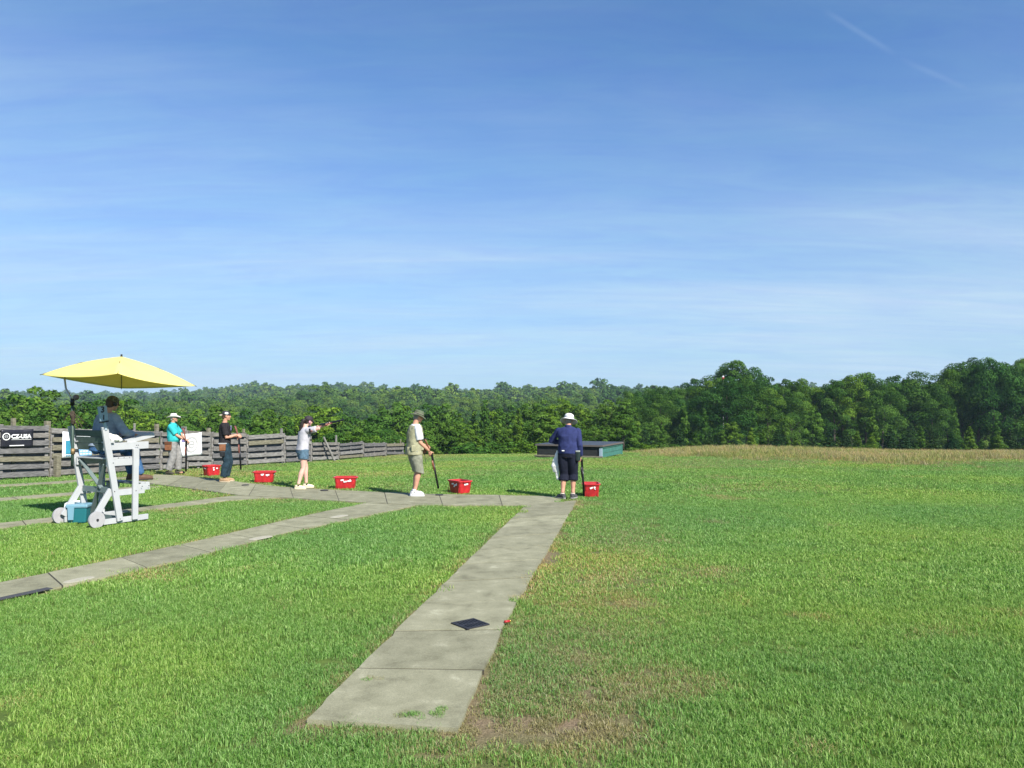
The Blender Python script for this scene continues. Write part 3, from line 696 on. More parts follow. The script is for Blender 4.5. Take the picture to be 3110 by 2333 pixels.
sz = FS*(.55+.75*fbm(FX/40, FY/40, 61, 2)) + big
sz = sz*(.66+.34*ss(150, 380, FY))
def forest_mat():
    m = bpy.data.materials.new('forest_leaves'); m.use_nodes = True; m.node_tree.nodes.clear(); n, L = NT(m.node_tree)
    out = n('ShaderNodeOutputMaterial'); d = n('ShaderNodeBsdfDiffuse')
    s_ = n('ShaderNodeAttribute', attribute_name='shade'); oi = n('ShaderNodeAttribute', attribute_name='tint', attribute_type='INSTANCER')
    r1 = ramp(n, [(0, (.030, .066, .012)), (.5, (.062, .120, .022)), (1, (.105, .175, .036))]); L(s_.outputs['Fac'], r1.inputs[0])
    r2 = ramp(n, [(0, (.60, .75, .85)), (.5, (.95, .98, .9)), (1, (1.45, 1.25, .85))]); L(oi.outputs['Fac'], r2.inputs[0])
    L(mixc(n, L, 1.0, r1.outputs[0], r2.outputs[0], 'MULTIPLY'), d.inputs[0]); L(d.outputs[0], out.inputs[0]); return m
fo = scatter_object('far_forest', fvar, np.stack([FX, FY, FZ], 1), rr, np.stack([sz*1.1, sz*1.1, sz], 1), FV, {'tint': r.random(N), 'dry': np.zeros(N)}, forest_mat())
tag(fo, 'far wooded hills, a mass of green treetops fading to blue', 'forest', kind='stuff')

# ---------------------------------------------------------------- fence
WOOD = []
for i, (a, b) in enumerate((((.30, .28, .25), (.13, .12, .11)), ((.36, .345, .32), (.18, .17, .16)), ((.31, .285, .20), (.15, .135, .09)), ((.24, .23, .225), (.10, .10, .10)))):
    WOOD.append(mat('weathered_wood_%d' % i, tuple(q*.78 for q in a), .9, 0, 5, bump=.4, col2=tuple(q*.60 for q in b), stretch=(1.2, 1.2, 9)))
FL = [Vector((-17.5, 13.4)), Vector((-12.45, 21.0)), Vector((-9.0, 28.0)), Vector((-7.0, 32.0)), Vector((-5.35, 38.0)), Vector((-4.8, 41.0))]
def fence_at(px):
    a = (px-1555)/F
    for p, q in zip(FL, FL[1:]):
        # x = a*y on segment
        den = (q.x-p.x)-a*(q.y-p.y)
        if abs(den) < 1e-9: continue
        t = (a*p.y-p.x)/den
        if -1e-6 <= t <= 1+1e-6: v = p.lerp(q, t); return Vector((v.x, v.y, Tz(v.x, v.y)))
    return None
fence = empty('board_fence', fence_at(150), label='long weathered grey board fence leading away behind the shooting stations', cat='fence')
def fl(v): return Vector(v)-fence.location
# (px0, px1, top y at px0, top y at px1, boards)
panels = [(-150, 150, 1284, 1289, 7), (158, 322, 1298, 1300, 6), (326, 484, 1302, 1306, 6), (492, 566, 1308, 1312, 6), (570, 640, 1306, 1310, 6), (646, 748, 1310, 1313, 5), (752, 862, 1318, 1314, 5),
          (866, 943, 1320, 1321, 5), (947, 1027, 1343, 1342, 4), (1031, 1102, 1344, 1338, 4), (1105, 1170, 1343, 1342, 3), (1174, 1226, 1344, 1343, 3)]
for (a, b, ta, tb, nb) in panels:
    A = fence_at(a); B = fence_at(b); za = at(a, ta, A.y).z; zb = at(b, tb, B.y).z
    dv = (B-A); dv.z = 0; dv.normalize(); nrm = Vector((dv.y, -dv.x, 0))     # towards the lawn
    for side in (0, 1):
        cnt = nb if side == 0 else nb-1
        for i in range(cnt):
            f = (i+.5)/nb if side == 0 else (i+1.0)/nb
            wdt = (za-A.z)/nb*(.60 if side == 0 else .62)*random.uniform(.9, 1.1)
            j1, j2 = random.uniform(-.022, .022), random.uniform(-.022, .022)
            p = Vector((A.x, A.y, A.z+.03+(za-A.z-.03)*f+j1))+dv*random.uniform(-.03, .05); q = Vector((B.x, B.y, B.z+.03+(zb-B.z-.03)*f+j2))+dv*random.uniform(-.05, .03)
            off = nrm*(.035 if side == 0 else -.085)+nrm*random.uniform(-.004, .004)
            MB().bar(fl(p+off), fl(q+off), wdt, .022).build('board', random.choice(WOOD if side == 0 else WOOD[:1]+WOOD[3:]), fence)  # back boards use only the darker tones: gap shade put into the colour
    for t in (.02, .5, .98):
        p = A.lerp(B, t); zt = za+(zb-za)*t
        MB().bar(fl((p.x, p.y, p.z+.01))-nrm*.025, fl((p.x, p.y, zt-.02))-nrm*.025, .04, .085, up=nrm).build('batten', WOOD[1], fence)
for (px, ty, w, th) in ((52, 1270, .09, 0), (154, 1279, .12, 0), (168, 1384, .13, .07), (324, 1288, .09, 0), (418, 1286, .05, 0), (487, 1288, .10, 0), (568, 1296, .12, 0), (643, 1300, .10, 0), (749, 1303, .07, 0), (864, 1302, .07, 0), (945, 1312, .06, 0), (1029, 1322, .06, 0), (1103, 1341, .06, 0), (1172, 1343, .05, 0), (1224, 1334, .05, 0)):
    A = fence_at(px); zt = at(px, ty, A.y).z
    off = Vector((.93, -.37, 0))*(.11 if th else -.12)
    MB().bar(fl((A.x, A.y, A.z-.05))+off, fl((A.x+random.uniform(-.01, .01), A.y, zt))+off, w, w, up=(.93, -.37, 0)).build('post', random.choice(WOOD[1:3]), fence, bevel=.006)
A = fence_at(998); B = fence_at(984)
tp = at(983, 1328, B.y-.3)
pole_o = link('leaning_pole', MB().tube([Vector((0, 0, 0)), tp-(A+Vector((.3, -.2, 0)))], [.05, .04], 8).mesh('leaning_pole', WOOD[1]))
pole_o.location = A+Vector((.3, -.2, 0)); tag(pole_o, 'pale wooden pole leaning against the board fence', 'pole')

# text helper: flat letters as mesh
def letters(s, size, name, material, parent, M, extrude=.001, offset=.0, align='LEFT'):
    c = bpy.data.curves.new('t', 'FONT'); c.body = s; c.size = size; c.extrude = extrude; c.offset = offset; c.align_x = align; c.resolution_u = 3
    t = bpy.data.objects.new('t', c); COL.objects.link(t)
    me = bpy.data.meshes.new_from_object(t.evaluated_get(bpy.context.evaluated_depsgraph_get())); bpy.data.objects.remove(t)
    me.name = name; me.transform(M); me.materials.clear(); me.materials.append(material)
    return link(name, me, parent)
def plaque_frame(pa, pb, ybot_a, ybot_b, ytop_a, off=.06):
    """origin, right vector, up vector, width, height of a banner hung on the fence"""
    A = fence_at(pa); B = fence_at(pb); dv = Vector((B.x-A.x, B.y-A.y, 0)); nrm = Vector((dv.y, -dv.x, 0)).normalized()
    z0 = at(pa, ybot_a, A.y).z; z1 = at(pb, ybot_b, B.y).z; zt = at(pa, ytop_a, A.y).z
    O = Vector((A.x, A.y, z0))+nrm*off; Rv = Vector((B.x-A.x, B.y-A.y, z1-z0)); W_ = Rv.length; Rv.normalize()
    return O, Rv, Vector((0, 0, 1)), nrm, W_, zt-z0
def cloth_sheet(W_, Hh, name, material, parent, sag=.012, nx=16, ny=8, seed=0):
    V = []; Fq = []
    for j in range(ny+1):
        for i in range(nx+1):
            u, v = i/nx, j/ny
            dz = sag*(mnoise.noise(Vector((u*4, v*3, seed)))*1.2 + .8*math.sin(u*7+seed)*v*v)
            V.append((u*W_, Hh*v-.02*math.sin(math.pi*u)*v, dz))
    for j in range(ny):
        for i in range(nx): a = j*(nx+1)+i; Fq.append((a, a+1, a+nx+2, a+nx+1))
    me = npmesh(name, V, Fq, material, True); o = link(name, me, parent)
    s_ = o.modifiers.new('t', 'SOLIDIFY'); s_.thickness = .002; s_.offset = -1
    return o
def hang(name, O, Rv, nrm):
    e = empty(name, O); U = Vector((0, 0, 1)); Nn = Rv.cross(U).normalized(); U2 = Nn.cross(Rv)
    e.rotation_euler = Matrix((Rv, U2, Nn)).transposed().to_euler(); return e
def ring(cx, cy, ro, ri, z, seg=32, t0=0, t1=6.2832):
    v, f = [], []
    for k in range(seg+1):
        t = t0+(t1-t0)*k/seg; v += [(cx+ro*math.cos(t), cy+ro*math.sin(t), z), (cx+ri*math.cos(t), cy+ri*math.sin(t), z)]
    for k in range(seg): f.append((2*k, 2*k+2, 2*k+3, 2*k+1))
    m = MB(); m.add(v, f); return m
BLK = mat('black_banner', (.015, .015, .022), .45, .3, 3); WHT = mat('white_print', (.80, .80, .78), .6); 
O, Rv, U, nrm, W_, Hh = plaque_frame(1, 99, 1360, 1357, 1304, .062)
bn = hang('banner', O, Rv, nrm); tag(bn, 'black banner with white logo and lettering on the fence at the left edge', 'banner')
cloth_sheet(W_, Hh, 'cloth', BLK, bn)
ring(W_*.155, Hh*.60, Hh*.20, Hh*.155, .022).build('emblem_ring', WHT, bn)
s_ = Hh*.085; ring(W_*.155, Hh*.60, s_*1.1, s_*.75, .022, 24).build('emblem', mat('grey_print', (.35, .35, .36)), bn)
MB().box((W_*.155, Hh*.60, .023), (s_*1.5, s_*.25, .001)).build('emblem', MATS['grey_print'], bn)
letters('CZ-USA', Hh*.30, 'lettering', WHT, bn, Matrix.Translation((W_*.30, Hh*.50, .022)) @ Matrix.Diagonal((W_*.66/(Hh*.30*3.75), 1, 1, 1)), offset=.006)
MB().box((W_*.62, Hh*.425, .022), (W_*.62, .008, .002)).build('underline', WHT, bn)
MB().box((W_*.48, Hh*.10, .022), (W_*.45, .022, .002)).build('bar_mark', WHT, bn)
PW = mat('poster_white', (.72, .74, .76), .55, .08, 3); PB = mat('poster_blue', (.10, .28, .52), .5, .5, 7, col2=(.35, .55, .75)); PT = mat('poster_teal', (.04, .25, .36), .5, .3, 5)
O, Rv, U, nrm, W_, Hh = plaque_frame(187, 278, 1391, 1386, 1311, .062)
po = hang('poster', O, Rv, nrm); tag(po, 'white and blue printed poster on the fence behind the high chair', 'poster')
cloth_sheet(W_, Hh, 'sheet', PW, po, .006)
MB().box((W_*.28, Hh*.40, .016), (W_*.36, Hh*.50, .002)).build('picture', PT, po); MB().box((W_*.70, Hh*.22, .018), (W_*.52, Hh*.34, .002)).build('picture', PB, po)
for q in range(3):
    for w in range(5): MB().box((W_*(.50+.10*w), Hh*(.12+.10*q), .021), (W_*.07, Hh*.035, .002)).build('print_mark', WHT, po)
for w in range(5): MB().box((W_*(.14+.07*w), Hh*.08, .018), (W_*.045, Hh*.05, .002)).build('print_mark', PT, po)
O, Rv, U, nrm, W_, Hh = plaque_frame(545, 611, 1388, 1381, 1318, .07)
b3 = hang('banner', O, Rv, nrm); tag(b3, 'white banner with grey round emblem on the fence beside the man in turquoise', 'banner')
cloth_sheet(W_, Hh, 'cloth', mat('white_vinyl', (.80, .80, .80), .5, .04, 4), b3, .01, seed=3)
GP = mat('grey_emblem', (.45, .44, .43), .6)
ring(W_*.50, Hh*.52, Hh*.36, Hh*.27, .02).build('emblem_ring', GP, b3); ring(W_*.50, Hh*.52, Hh*.18, Hh*.10, .02).build('emblem', GP, b3)
MB().box((W_*.50, Hh*.52, .021), (Hh*.34, Hh*.05, .002)).build('emblem', GP, b3)
MB().box((W_*.16, Hh*.72, .02), (W_*.20, Hh*.14, .002)).build('print_patch', mat('violet_print', (.18, .15, .35)), b3)

# ---------------------------------------------------------------- trap house
TEAL = mat('green_painted_boards', (.045, .155, .125), .7, .25, 5, bump=.2); DARK = mat('dark_tarred_wall', (.018, .020, .020), .9, .3, 6); ROOF = mat('grey_roof_felt', (.045, .058, .078), .85, .25, 14, bump=.3)
co = Vector((3.31, 30.0, 0)); co.z = Tz(co.x, co.y)+.05
th = empty('trap_house', co, math.atan2(-.38, .925), label='low half-buried green hut with flat grey roof at the lawn edge', cat='hut')
# local x to the right along the near wall (negative = left), y away
zf = Tz(4.5, 33)-co.z
MB().box((-1.25, .03, .10), (2.50, .06, .56)).build('near_wall', DARK, th)
for i in range(2): MB().box((.02, 1.5, .02+.17*i), (.05, 3.0, .155)).build('siding_board', TEAL, th)
MB().box((.035, 1.5, .345), (.07, 3.06, .10)).build('trim_board', mat('green_trim', (.06, .20, .155), .6, .15, 5), th)
MB().box((.045, 3.0, .15), (.06, .10, .46)).build('corner_post', MATS['green_trim'], th); MB().box((.03, .0, .10), (.10, .10, .40)).build('corner_post', mat('faded_blue', (.25, .32, .38), .7), th)
MB().box((-2.50, 1.5, .12), (.06, 3.0, .52)).build('side_wall', DARK, th)
MB().box((-1.24, 1.5, .405), (2.66, 3.1, .04)).build('roof', ROOF, th, bevel=.01)
MB().box((-1.24, -.065, .39), (2.68, .03, .06)).build('fascia', mat('brown_fascia', (.10, .085, .075), .8), th)
MB().box((.105, 1.5, .39), (.03, 3.12, .06)).build('fascia', MATS['brown_fascia'], th)
MB().box((-1.2, -.20, -.01), (2.7, .12, .05)).build('kerb_board', WOOD[2], th)

# ---------------------------------------------------------------- red tubs
RED = mat('red_plastic', (.42, .018, .022), .42, .35, 9, spec=.5); REDL = mat('red_rim', (.50, .028, .032), .3, spec=.5)
def tub(px0, px1, ytop, ybot, rot, label, dims=(.52, .36, .28), marks=1):
    g = G((px0+px1)/2, ybot-2); w_ = dims[0]*.475; d_ = dims[1]*.475; H_ = dims[2]*.95
    root = empty('plastic_tub', g, rot, label=label, cat='tub', group='red tubs beside the stations')
    m = MB()
    def rr_(w, d, z, rad=.05, k=4):
        o = []
        for (sx, sy, a0) in ((1, 1, 0), (-1, 1, 90), (-1, -1, 180), (1, -1, 270)):
            for i in range(k+1):
                t = R(a0+90*i/k); o.append((sx*(w-rad)+rad*math.cos(t), sy*(d-rad)+rad*math.sin(t), z))
        return o
    rings = [rr_(w_*.82, d_*.80, 0.004), rr_(w_*.84, d_*.82, .02), rr_(w_*.90, d_*.89, H_*.5), rr_(w_*.91, d_*.90, H_*.52), rr_(w_*.97, d_*.96, H_*.94), rr_(w_*.93, d_*.92, H_*.94), rr_(w_*.80, d_*.77, .03)]
    K = len(rings[0]); vs = [p for q in rings for p in q]; fs = []
    for i in range(len(rings)-1):
        for k in range(K): fs.append((i*K+k, i*K+(k+1) % K, (i+1)*K+(k+1) % K, (i+1)*K+k))
    fs.append(tuple(reversed(range(K)))); fs.append(tuple((len(rings)-1)*K+k for k in range(K)))
    m.add(vs, fs); m.build('tub_body', RED, root)
    m = MB(); o = [rr_(w_*.97, d_*.96, H_*.90), rr_(w_*1.03, d_*1.04, H_*.90), rr_(w_*1.04, d_*1.05, H_), rr_(w_*.94, d_*.93, H_), rr_(w_*.93, d_*.92, H_*.95)]
    vs = [p for q in o for p in q]; fs = [(i*K+k, i*K+(k+1) % K, (i+1)*K+(k+1) % K, (i+1)*K+k) for i in range(4) for k in range(K)]
    m.add(vs, fs); m.build('rim', REDL, root)
    m = MB(); m.add([(x, y, H_*.78) for (x, y, z) in rr_(w_*.90, d_*.90, 0)], [tuple(range(K))]); m.build('contents', mat('spent_shells', (.40, .02, .03), .6, .8, 60, col2=(.10, .01, .02), bump=1.0), root)
    for sgn in (1, -1): MB().box((sgn*(w_*1.06), 0, H_*.93), (.03, d_*1.0, .02)).build('handle', REDL, root)
    for j in range(4):
        for sx in (-1, 1): MB().box((sx*w_*.93*.86, -d_*.93-.004+0*j, H_*(.25+.0*j)), (.010, .008, H_*.4)).build('rib', REDL, root) if j == 0 else None
    for (fx, rx) in ((0, 0),):
        for q, (x, z, l) in enumerate(((-.30, .70, .20), (-.08, .66, .16), (.22, .74, .22), (.40, .70, .08))[:4]):
            x += random.uniform(-.12, .12); z += random.uniform(-.12, .05); l *= random.uniform(.5, 1.2)
            MB().bar((x*w_, -d_*(.935+.02*0)-.006, z*H_), ((x+l)*w_+l*w_*.5, -d_*.935-.006, (z+.03)*H_), .030, .004).build('printed_mark', WHT, root)
    MB().bar((w_*.965, -d_*.25, H_*.70), (w_*.965, d_*.30, H_*.74), .028, .004).build('printed_mark', WHT, root)
    MB().bar((-w_*.965, -d_*.25, H_*.70), (-w_*.965, d_*.30, H_*.74), .028, .004).build('printed_mark', WHT, root)
    return root
tub(622, 662, 1415, 1446, R(48), 'red tub half hidden behind the man in the black T-shirt', (.42, .36, .30))
tub(768, 838, 1430, 1466, R(8), 'red tub on grass between the black T-shirt man and the aiming woman')
tub(1014, 1086, 1443, 1485, R(5), 'red tub on grass just right of the aiming woman')
tub(1367, 1427, 1456, 1499, R(-52), 'red tub on grass just right of the lowered gun of the vest man', (.50, .36, .29))
tub(1768, 1822, 1461, 1509, R(-2), 'red tub on grass right of the man in the navy shirt', (.35, .50, .29))

# ---------------------------------------------------------------- drain grate, shell, pad
g = G(1428, 1905); IRON = mat('dark_iron', (.05, .05, .055), .6, .3, 30, metal=.6)
dg_ = empty('drain_grate', (g.x, g.y, g.z+.024), R(38), label='square slotted iron drain grate set in the front path', cat='drain grate')
sz_ = .118
for (x, y, w, d) in ((0, sz_-.01, 2*sz_, .02), (0, -sz_+.01, 2*sz_, .02), (sz_-.01, 0, .02, 2*sz_-.04), (-sz_+.01, 0, .02, 2*sz_-.04)): MB().box((x, y, .004), (w, d, .012)).build('frame_bar', IRON, dg_)
for i in range(7): MB().box((-sz_+.035+i*(2*sz_-.07)/6, 0, .003), (.016, 2*sz_-.045, .009)).build('bar', IRON, dg_)
MB().box((0, 0, .004), (2*sz_-.045, .018, .0085)).build('cross_bar', IRON, dg_)
MB().box((0, 0, -.0008), (2*sz_-.03, 2*sz_-.03, .0016)).build('pit', mat('dark_pit', (.008, .008, .008), 1), dg_)
g = G(60, 1812); pd = link('drain_slot', MB().box((0, 0, 0), (.62, .10, .006), Matrix.Rotation(R(64), 3, 'Z')).mesh('drain_slot', mat('dark_stain', (.05, .05, .055), .8)))
pd.location = (g.x, g.y, g.z+.020); tag(pd, 'dark slot plate in the left path at the edge of the picture', 'plate')
g = G(1541, 1899); sh = empty('shotgun_shell', (g.x, g.y, g.z+.022), R(30), label='spent red shotgun shell at the right edge of the front path', cat='shell')
MB().tube([(-.03, 0, .011), (.02, 0, .011)], .0105, 12).build('hull', RED, sh, True); MB().tube([(.02, 0, .011), (.032, 0, .011)], .0112, 12).build('brass_head', mat('brass', (.6, .42, .12), .35, metal=1), sh, True)
for i, (px, py) in enumerate(((1334, 1507), (745, 1477), (985, 1493))):
    g = G(px, py); o = link('rubber_pad', MB().stack([(0, 0, 0, .085, .085), (0, 0, .014, .085, .085), (0, 0, .018, .075, .075)], 20).mesh('rubber_pad', mat('black_rubber', (.03, .03, .032), .8)))
    o.location = (g.x, g.y, g.z+.020); tag(o, ('dark round pad on the path beneath the lowered gun muzzle', 'dark flat pad on the path right of the man in black T-shirt', 'dark flat pad on the path edge right of the aiming woman')[i], 'pad')
for (px, py, w) in ((240, 1765, .17), (792, 1637, .2), (1030, 1571, .2)):
    g = G(px, py); o = link('patch', MB().stack([(0, 0, 0, w, w*.45), (0, 0, .004, w*.95, w*.42)], 14, 3.2).mesh('patch', mat('pale_concrete', (.36, .34, .26), .9, .15, 20)))
    o.location = (g.x, g.y, g.z+.0145); o.rotation_euler = (0, 0, R(65)); o.name = 'path_patch'; tag(o, kind='structure')

# ---------------------------------------------------------------- shotguns (local +x to the muzzle, z up, origin at the grip)
WALNUT = mat('walnut', (.20, .075, .03), .4, .35, 9, stretch=(1, 6, 6), spec=.5); STEEL = mat('blued_steel', (.035, .035, .04), .3, metal=.8); BLKP = mat('black_plastic', (.012, .012, .014), .45)
def shotgun(label, grip, direction, up=(0, 0, 1), wood=WALNUT, scale=1.0, group='shotguns held by the shooters'):
    d = Vector(direction).normalized(); u_ = Vector(up); s_ = u_.cross(d).normalized(); u_ = d.cross(s_)
    e = empty('shotgun', grip, label=label, cat='shotgun', group=group)
    e.rotation_euler = Matrix((d, s_, u_)).transposed().to_euler(); e.scale = (scale,)*3
    MB().stack([(0, 0, 0, .001, .001)]*2) if 0 else None
    m = MB(); pts = [(-.37, 0, -.085), (-.30, 0, -.07), (-.16, 0, -.035), (-.07, 0, -.02), (-.01, 0, -.015), (.04, 0, .0)]
    m.tube(pts, [.066, .060, .042, .030, .026, .026], 12, .36); m.build('stock', wood, e, True)
    MB().box((-.375, 0, -.085), (.018, .042, .13)).build('butt_pad', BLKP, e, bevel=.006)
    MB().box((.10, 0, .010), (.20, .036, .056)).build('receiver', STEEL, e, bevel=.008)
    m = MB(); m.tube([(.20, 0, -.008), (.30, 0, -.012), (.46, 0, -.006)], [.024, .026, .019], 10); m.build('fore_end', wood, e, True)
    MB().tube([(.2, 0, .020), (.95, 0, .022)], [.0135, .0115], 10).build('barrel', STEEL, e, True); MB().tube([(.2, 0, -.004), (.95, 0, .0)], [.0135, .0115], 10).build('barrel', STEEL, e, True)
    MB().box((.57, 0, .038), (.74, .008, .005)).build('sight_rib', STEEL, e)
    MB().tube([(.06, 0, -.018), (.05, 0, -.045), (.0, 0, -.052), (-.03, 0, -.02)], .0035, 6).build('trigger_guard', STEEL, e, True)
    MB().tube([(.02, 0, -.015), (.022, 0, -.038)], .003, 6).build('trigger', STEEL, e)
    return e

# ---------------------------------------------------------------- people
SKIN = mat('skin_tan', (.48, .25, .165), .55, .12, 12, spec=.35); SKINP = mat('skin_pale', (.62, .37, .29), .55, .10, 12, spec=.35)
EYE = mat('eye_dark', (.02, .015, .012), .2)
def ik(a, b, l1, l2, pole):
    a, b = Vector(a), Vector(b); d = b-a; D = min(d.length, (l1+l2)*.999); d.normalize(); b = a+d*D
    x = (l1*l1-l2*l2+D*D)/(2*D); h = math.sqrt(max(l1*l1-x*x, 0)); pl = Vector(pole); pl = (pl-d*pl.dot(d)).normalized()
    return a+d*x+pl*h, b
def hand(m, w, d, nrm, side, curl=.5, k=1.0):
    """palm and five fingers; d along the hand, nrm out of the palm, thumb towards side"""
    w, d, nrm = Vector(w), Vector(d).normalized(), Vector(nrm); nrm = (nrm-d*nrm.dot(d)).normalized(); s_ = d.cross(nrm)*side
    m.tube([w-d*.02*k, w+d*.03*k, w+d*.085*k], [.028*k, .036*k, .038*k], 10, .55) if 0 else None
    M = Matrix((d, s_, nrm)).transposed(); m.ell(w+d*.045*k, (.056*k, .042*k, .018*k), M)
    for i, (o, ln) in enumerate(((.030, .072), (.011, .080), (-.009, .074), (-.028, .058))):
        p = w+d*.085*k+s_*o*k; pts = [w+d*.05*k+s_*o*.8*k, p]; a = 0
        for q, f in enumerate((.42, .32, .26)):
            a += curl*(1.15 if q else .8); p = p+(d*math.cos(a)+nrm*math.sin(a))*ln*f*k*1.05; pts.append(p)
        m.tube(pts, [.0095*k, .0100*k, .0092*k, .0084*k, .0070*k], 8)
    b = w+d*.022*k+s_*.030*k; p1 = b+(d*.55+s_*.75+nrm*.25)*.034*k; p2 = p1+(d*.85+s_*.25+nrm*(.3+curl*.5))*.032*k; m.tube([b, p1, p2, p2+(d*.8+nrm*.6)*.015*k], [.013*k, .0115*k, .0100*k, .008*k], 8)
class Person:
    """local +x forward, +y left, z up; built for 1.75 m and scaled by k"""
    def __init__(s, label, loc, heading, k=1.0, lean=0, belly=0, broad=1.0, ankles=((.0, .10), (.0, -.10)), knees=None, skin=SKIN, torso_h=0.0, hipy=.09):
        s.root = empty('person', loc, heading, label=label, cat='person'); s.root.scale = (k, k, k); s.k = k
        s.lean, s.belly, s.broad, s.skin = lean, belly, broad, skin; s.dz = torso_h
        s.J = {}; z0 = torso_h
        sh = lambda z: lean*(z-.95)/.5
        s.sh = sh
        s.J['neck'] = Vector((lean, 0, 1.475+z0)); s.J['head'] = Vector((lean+.035, 0, 1.625+z0))
        for q, y in (('L', 1), ('R', -1)):
            s.J['sh'+q] = Vector((sh(1.40), y*(.162*broad+.004), 1.385+z0)); s.J['hip'+q] = Vector((0, y*hipy, .90+z0))
        for q, (ax, ay) in zip('LR', ankles):
            an = Vector((ax, ay, .085)); kn, an = ik(s.J['hip'+q], an, .425, .41, (1, 0, 0)); s.J['kn'+q] = kn; s.J['an'+q] = an
        s.feet = {'L': 0, 'R': 0}
    def arms(s, L=None, Rr=None, poleL=(-.6, .5, -.6), poleR=(-.6, -.5, -.6), handL=None, handR=None):
        s.H = {'L': handL, 'R': handR}
        for q, t, p in (('L', L, poleL), ('R', Rr, poleR)):
            el, wr = ik(s.J['sh'+q], t, .30, .26, p); s.J['el'+q] = el; s.J['wr'+q] = wr
    def torso(s, m, inf=0, z0=.84, z1=1.47, hemf=0):
        b = s.belly; B = s.broad; S = []
        T_ = [(.84, .115, .165), (.92, .125, .170), (1.0, .115+b*.75, .160+b*.5), (1.08, .108+b, .150+b*.6), (1.18, .115+b*.7, .155+b*.4), (1.28, .122+b*.3, .165*B), (1.35, .118, .178*B), (1.40, .102, .165*B), (1.435, .084, .128*B), (1.465, .066, .082), (1.485, .055, .060)]
        for (z, rx, ry) in T_:
            if z < z0-1e-6 or z > z1+1e-6: continue
            f = inf + (hemf*max(0, (1.02-z)/.2))
            fx = b*.45 if .98 < z < 1.25 else 0
            S.append((s.sh(z)+fx, 0, z+s.dz, rx+f, ry+f))
        m.stack(S, 28, 2.3)
    def leg(s, m, q, inf=0, f1=1.0, flare=0):
        h, kn, an = s.J['hip'+q], s.J['kn'+q], s.J['an'+q]
        pts = [h+Vector((0, 0, .03)), h.lerp(kn, .35), h.lerp(kn, .75), kn, kn.lerp(an, .3)+Vector((-.012, 0, 0)), kn.lerp(an, .7), an]
        rad = [.098, .090, .068, .058, .060, .043, .038]
        tot = .835; acc = 0; P_, R_ = [pts[0]], [rad[0]+inf]
        for i in range(1, 7):
            l = (pts[i]-pts[i-1]).length; 
            if acc+l > tot*f1:
                t = (tot*f1-acc)/l; P_.append(pts[i-1].lerp(pts[i], t)); R_.append(rad[i-1]*(1-t)+rad[i]*t+inf+flare); break
            P_.append(pts[i]); R_.append(rad[i]+inf+flare*(acc+l)/(tot*f1)); acc += l
        m.tube(P_, R_, 16)
    def arm(s, m, q, inf=0, f1=1.0, flare=0):
        a, e, w = s.J['sh'+q], s.J['el'+q], s.J['wr'+q]; pts = [a, a.lerp(e, .5), e, e.lerp(w, .35), w]; rad = [.056, .048, .040, .040, .027]
        tot = .56; acc = 0; P_, R_ = [pts[0]], [rad[0]+inf]
        for i in range(1, 5):
            l = (pts[i]-pts[i-1]).length
            if acc+l > tot*f1:
                t = (tot*f1-acc)/l; P_.append(pts[i-1].lerp(pts[i], t)); R_.append(rad[i-1]*(1-t)+rad[i]*t+inf+flare); break
            P_.append(pts[i]); R_.append(rad[i]+inf+flare*(acc+l)/(tot*f1)); acc += l
        m.tube(P_, R_, 14); m.ell(a, (rad[0]+inf*.8, rad[0]+inf*.8, rad[0]+inf*.6))
    def headM(s, yaw=0, pitch=0, tilt=0):
        s.HM = Matrix.Rotation(yaw, 3, 'Z') @ Matrix.Rotation(pitch, 3, 'Y') @ Matrix.Rotation(tilt, 3, 'X'); return s.HM
    def hp(s, v): return s.J['head'] + s.HM @ Vector(v)
    def body(s, feet=True):
        m = MB(); s.torso(m, -.004); M = s.HM
        m.tube([s.J['neck']-Vector((.01, 0, .05)), s.J['neck']+Vector((.005, 0, .03)), s.hp((-.02, 0, -.05))], [.062, .056, .058], 14)
        m.ell(s.hp((-.012, 0, .035)), (.096, .075, .088), M); m.ell(s.hp((.012, 0, -.012)), (.080, .066, .092), M); m.ell(s.hp((.030, 0, -.068)), (.050, .046, .036), M)
        m.tube([s.hp((.082, 0, .020)), s.hp((.104, 0, -.018)), s.hp((.088, 0, -.028))], [.010, .015, .010], 8)          # nose
        m.ell(s.hp((.084, 0, .034)), (.014, .046, .010), M); m.ell(s.hp((.084, 0, -.052)), (.012, .024, .007), M); m.ell(s.hp((.082, 0, -.063)), (.012, .020, .007), M); m.ell(s.hp((.070, 0, -.088)), (.018, .022, .016), M)
        for y in (1, -1):
            m.ell(s.hp((-.006, y*.077, -.005)), (.020, .009, .030), M); m.ell(s.hp((.060, y*.040, -.022)), (.022, .020, .022), M)
        for q, y in (('L', 1), ('R', -1)):
            s.arm(m, q); s.leg(m, q)
            a, w = s.J['el'+q], s.J['wr'+q]; d = (w-a).normalized(); hd = s.H[q] or {}
            dd = Vector(hd.get('d', d)); nn = Vector(hd.get('n', (0, -y, 0))); hand(m, w+d*.015, dd, nn, hd.get('side', 1), hd.get('curl', .45), 1.0)
            an = s.J['an'+q]; m.tube([an+Vector((-.03, 0, -.045)), an+Vector((.06, 0, -.045)), an+Vector((.15, 0, -.055))], [.034, .036, .026], 10)
        o = m.melt('body', s.skin, s.root, .0075, 2)
        e = MB()
        for y in (1, -1): e.ell(s.hp((.080, y*.030, .010)), (.008, .012, .007), M)
        e.build('eyes', EYE, s.root, True); return o
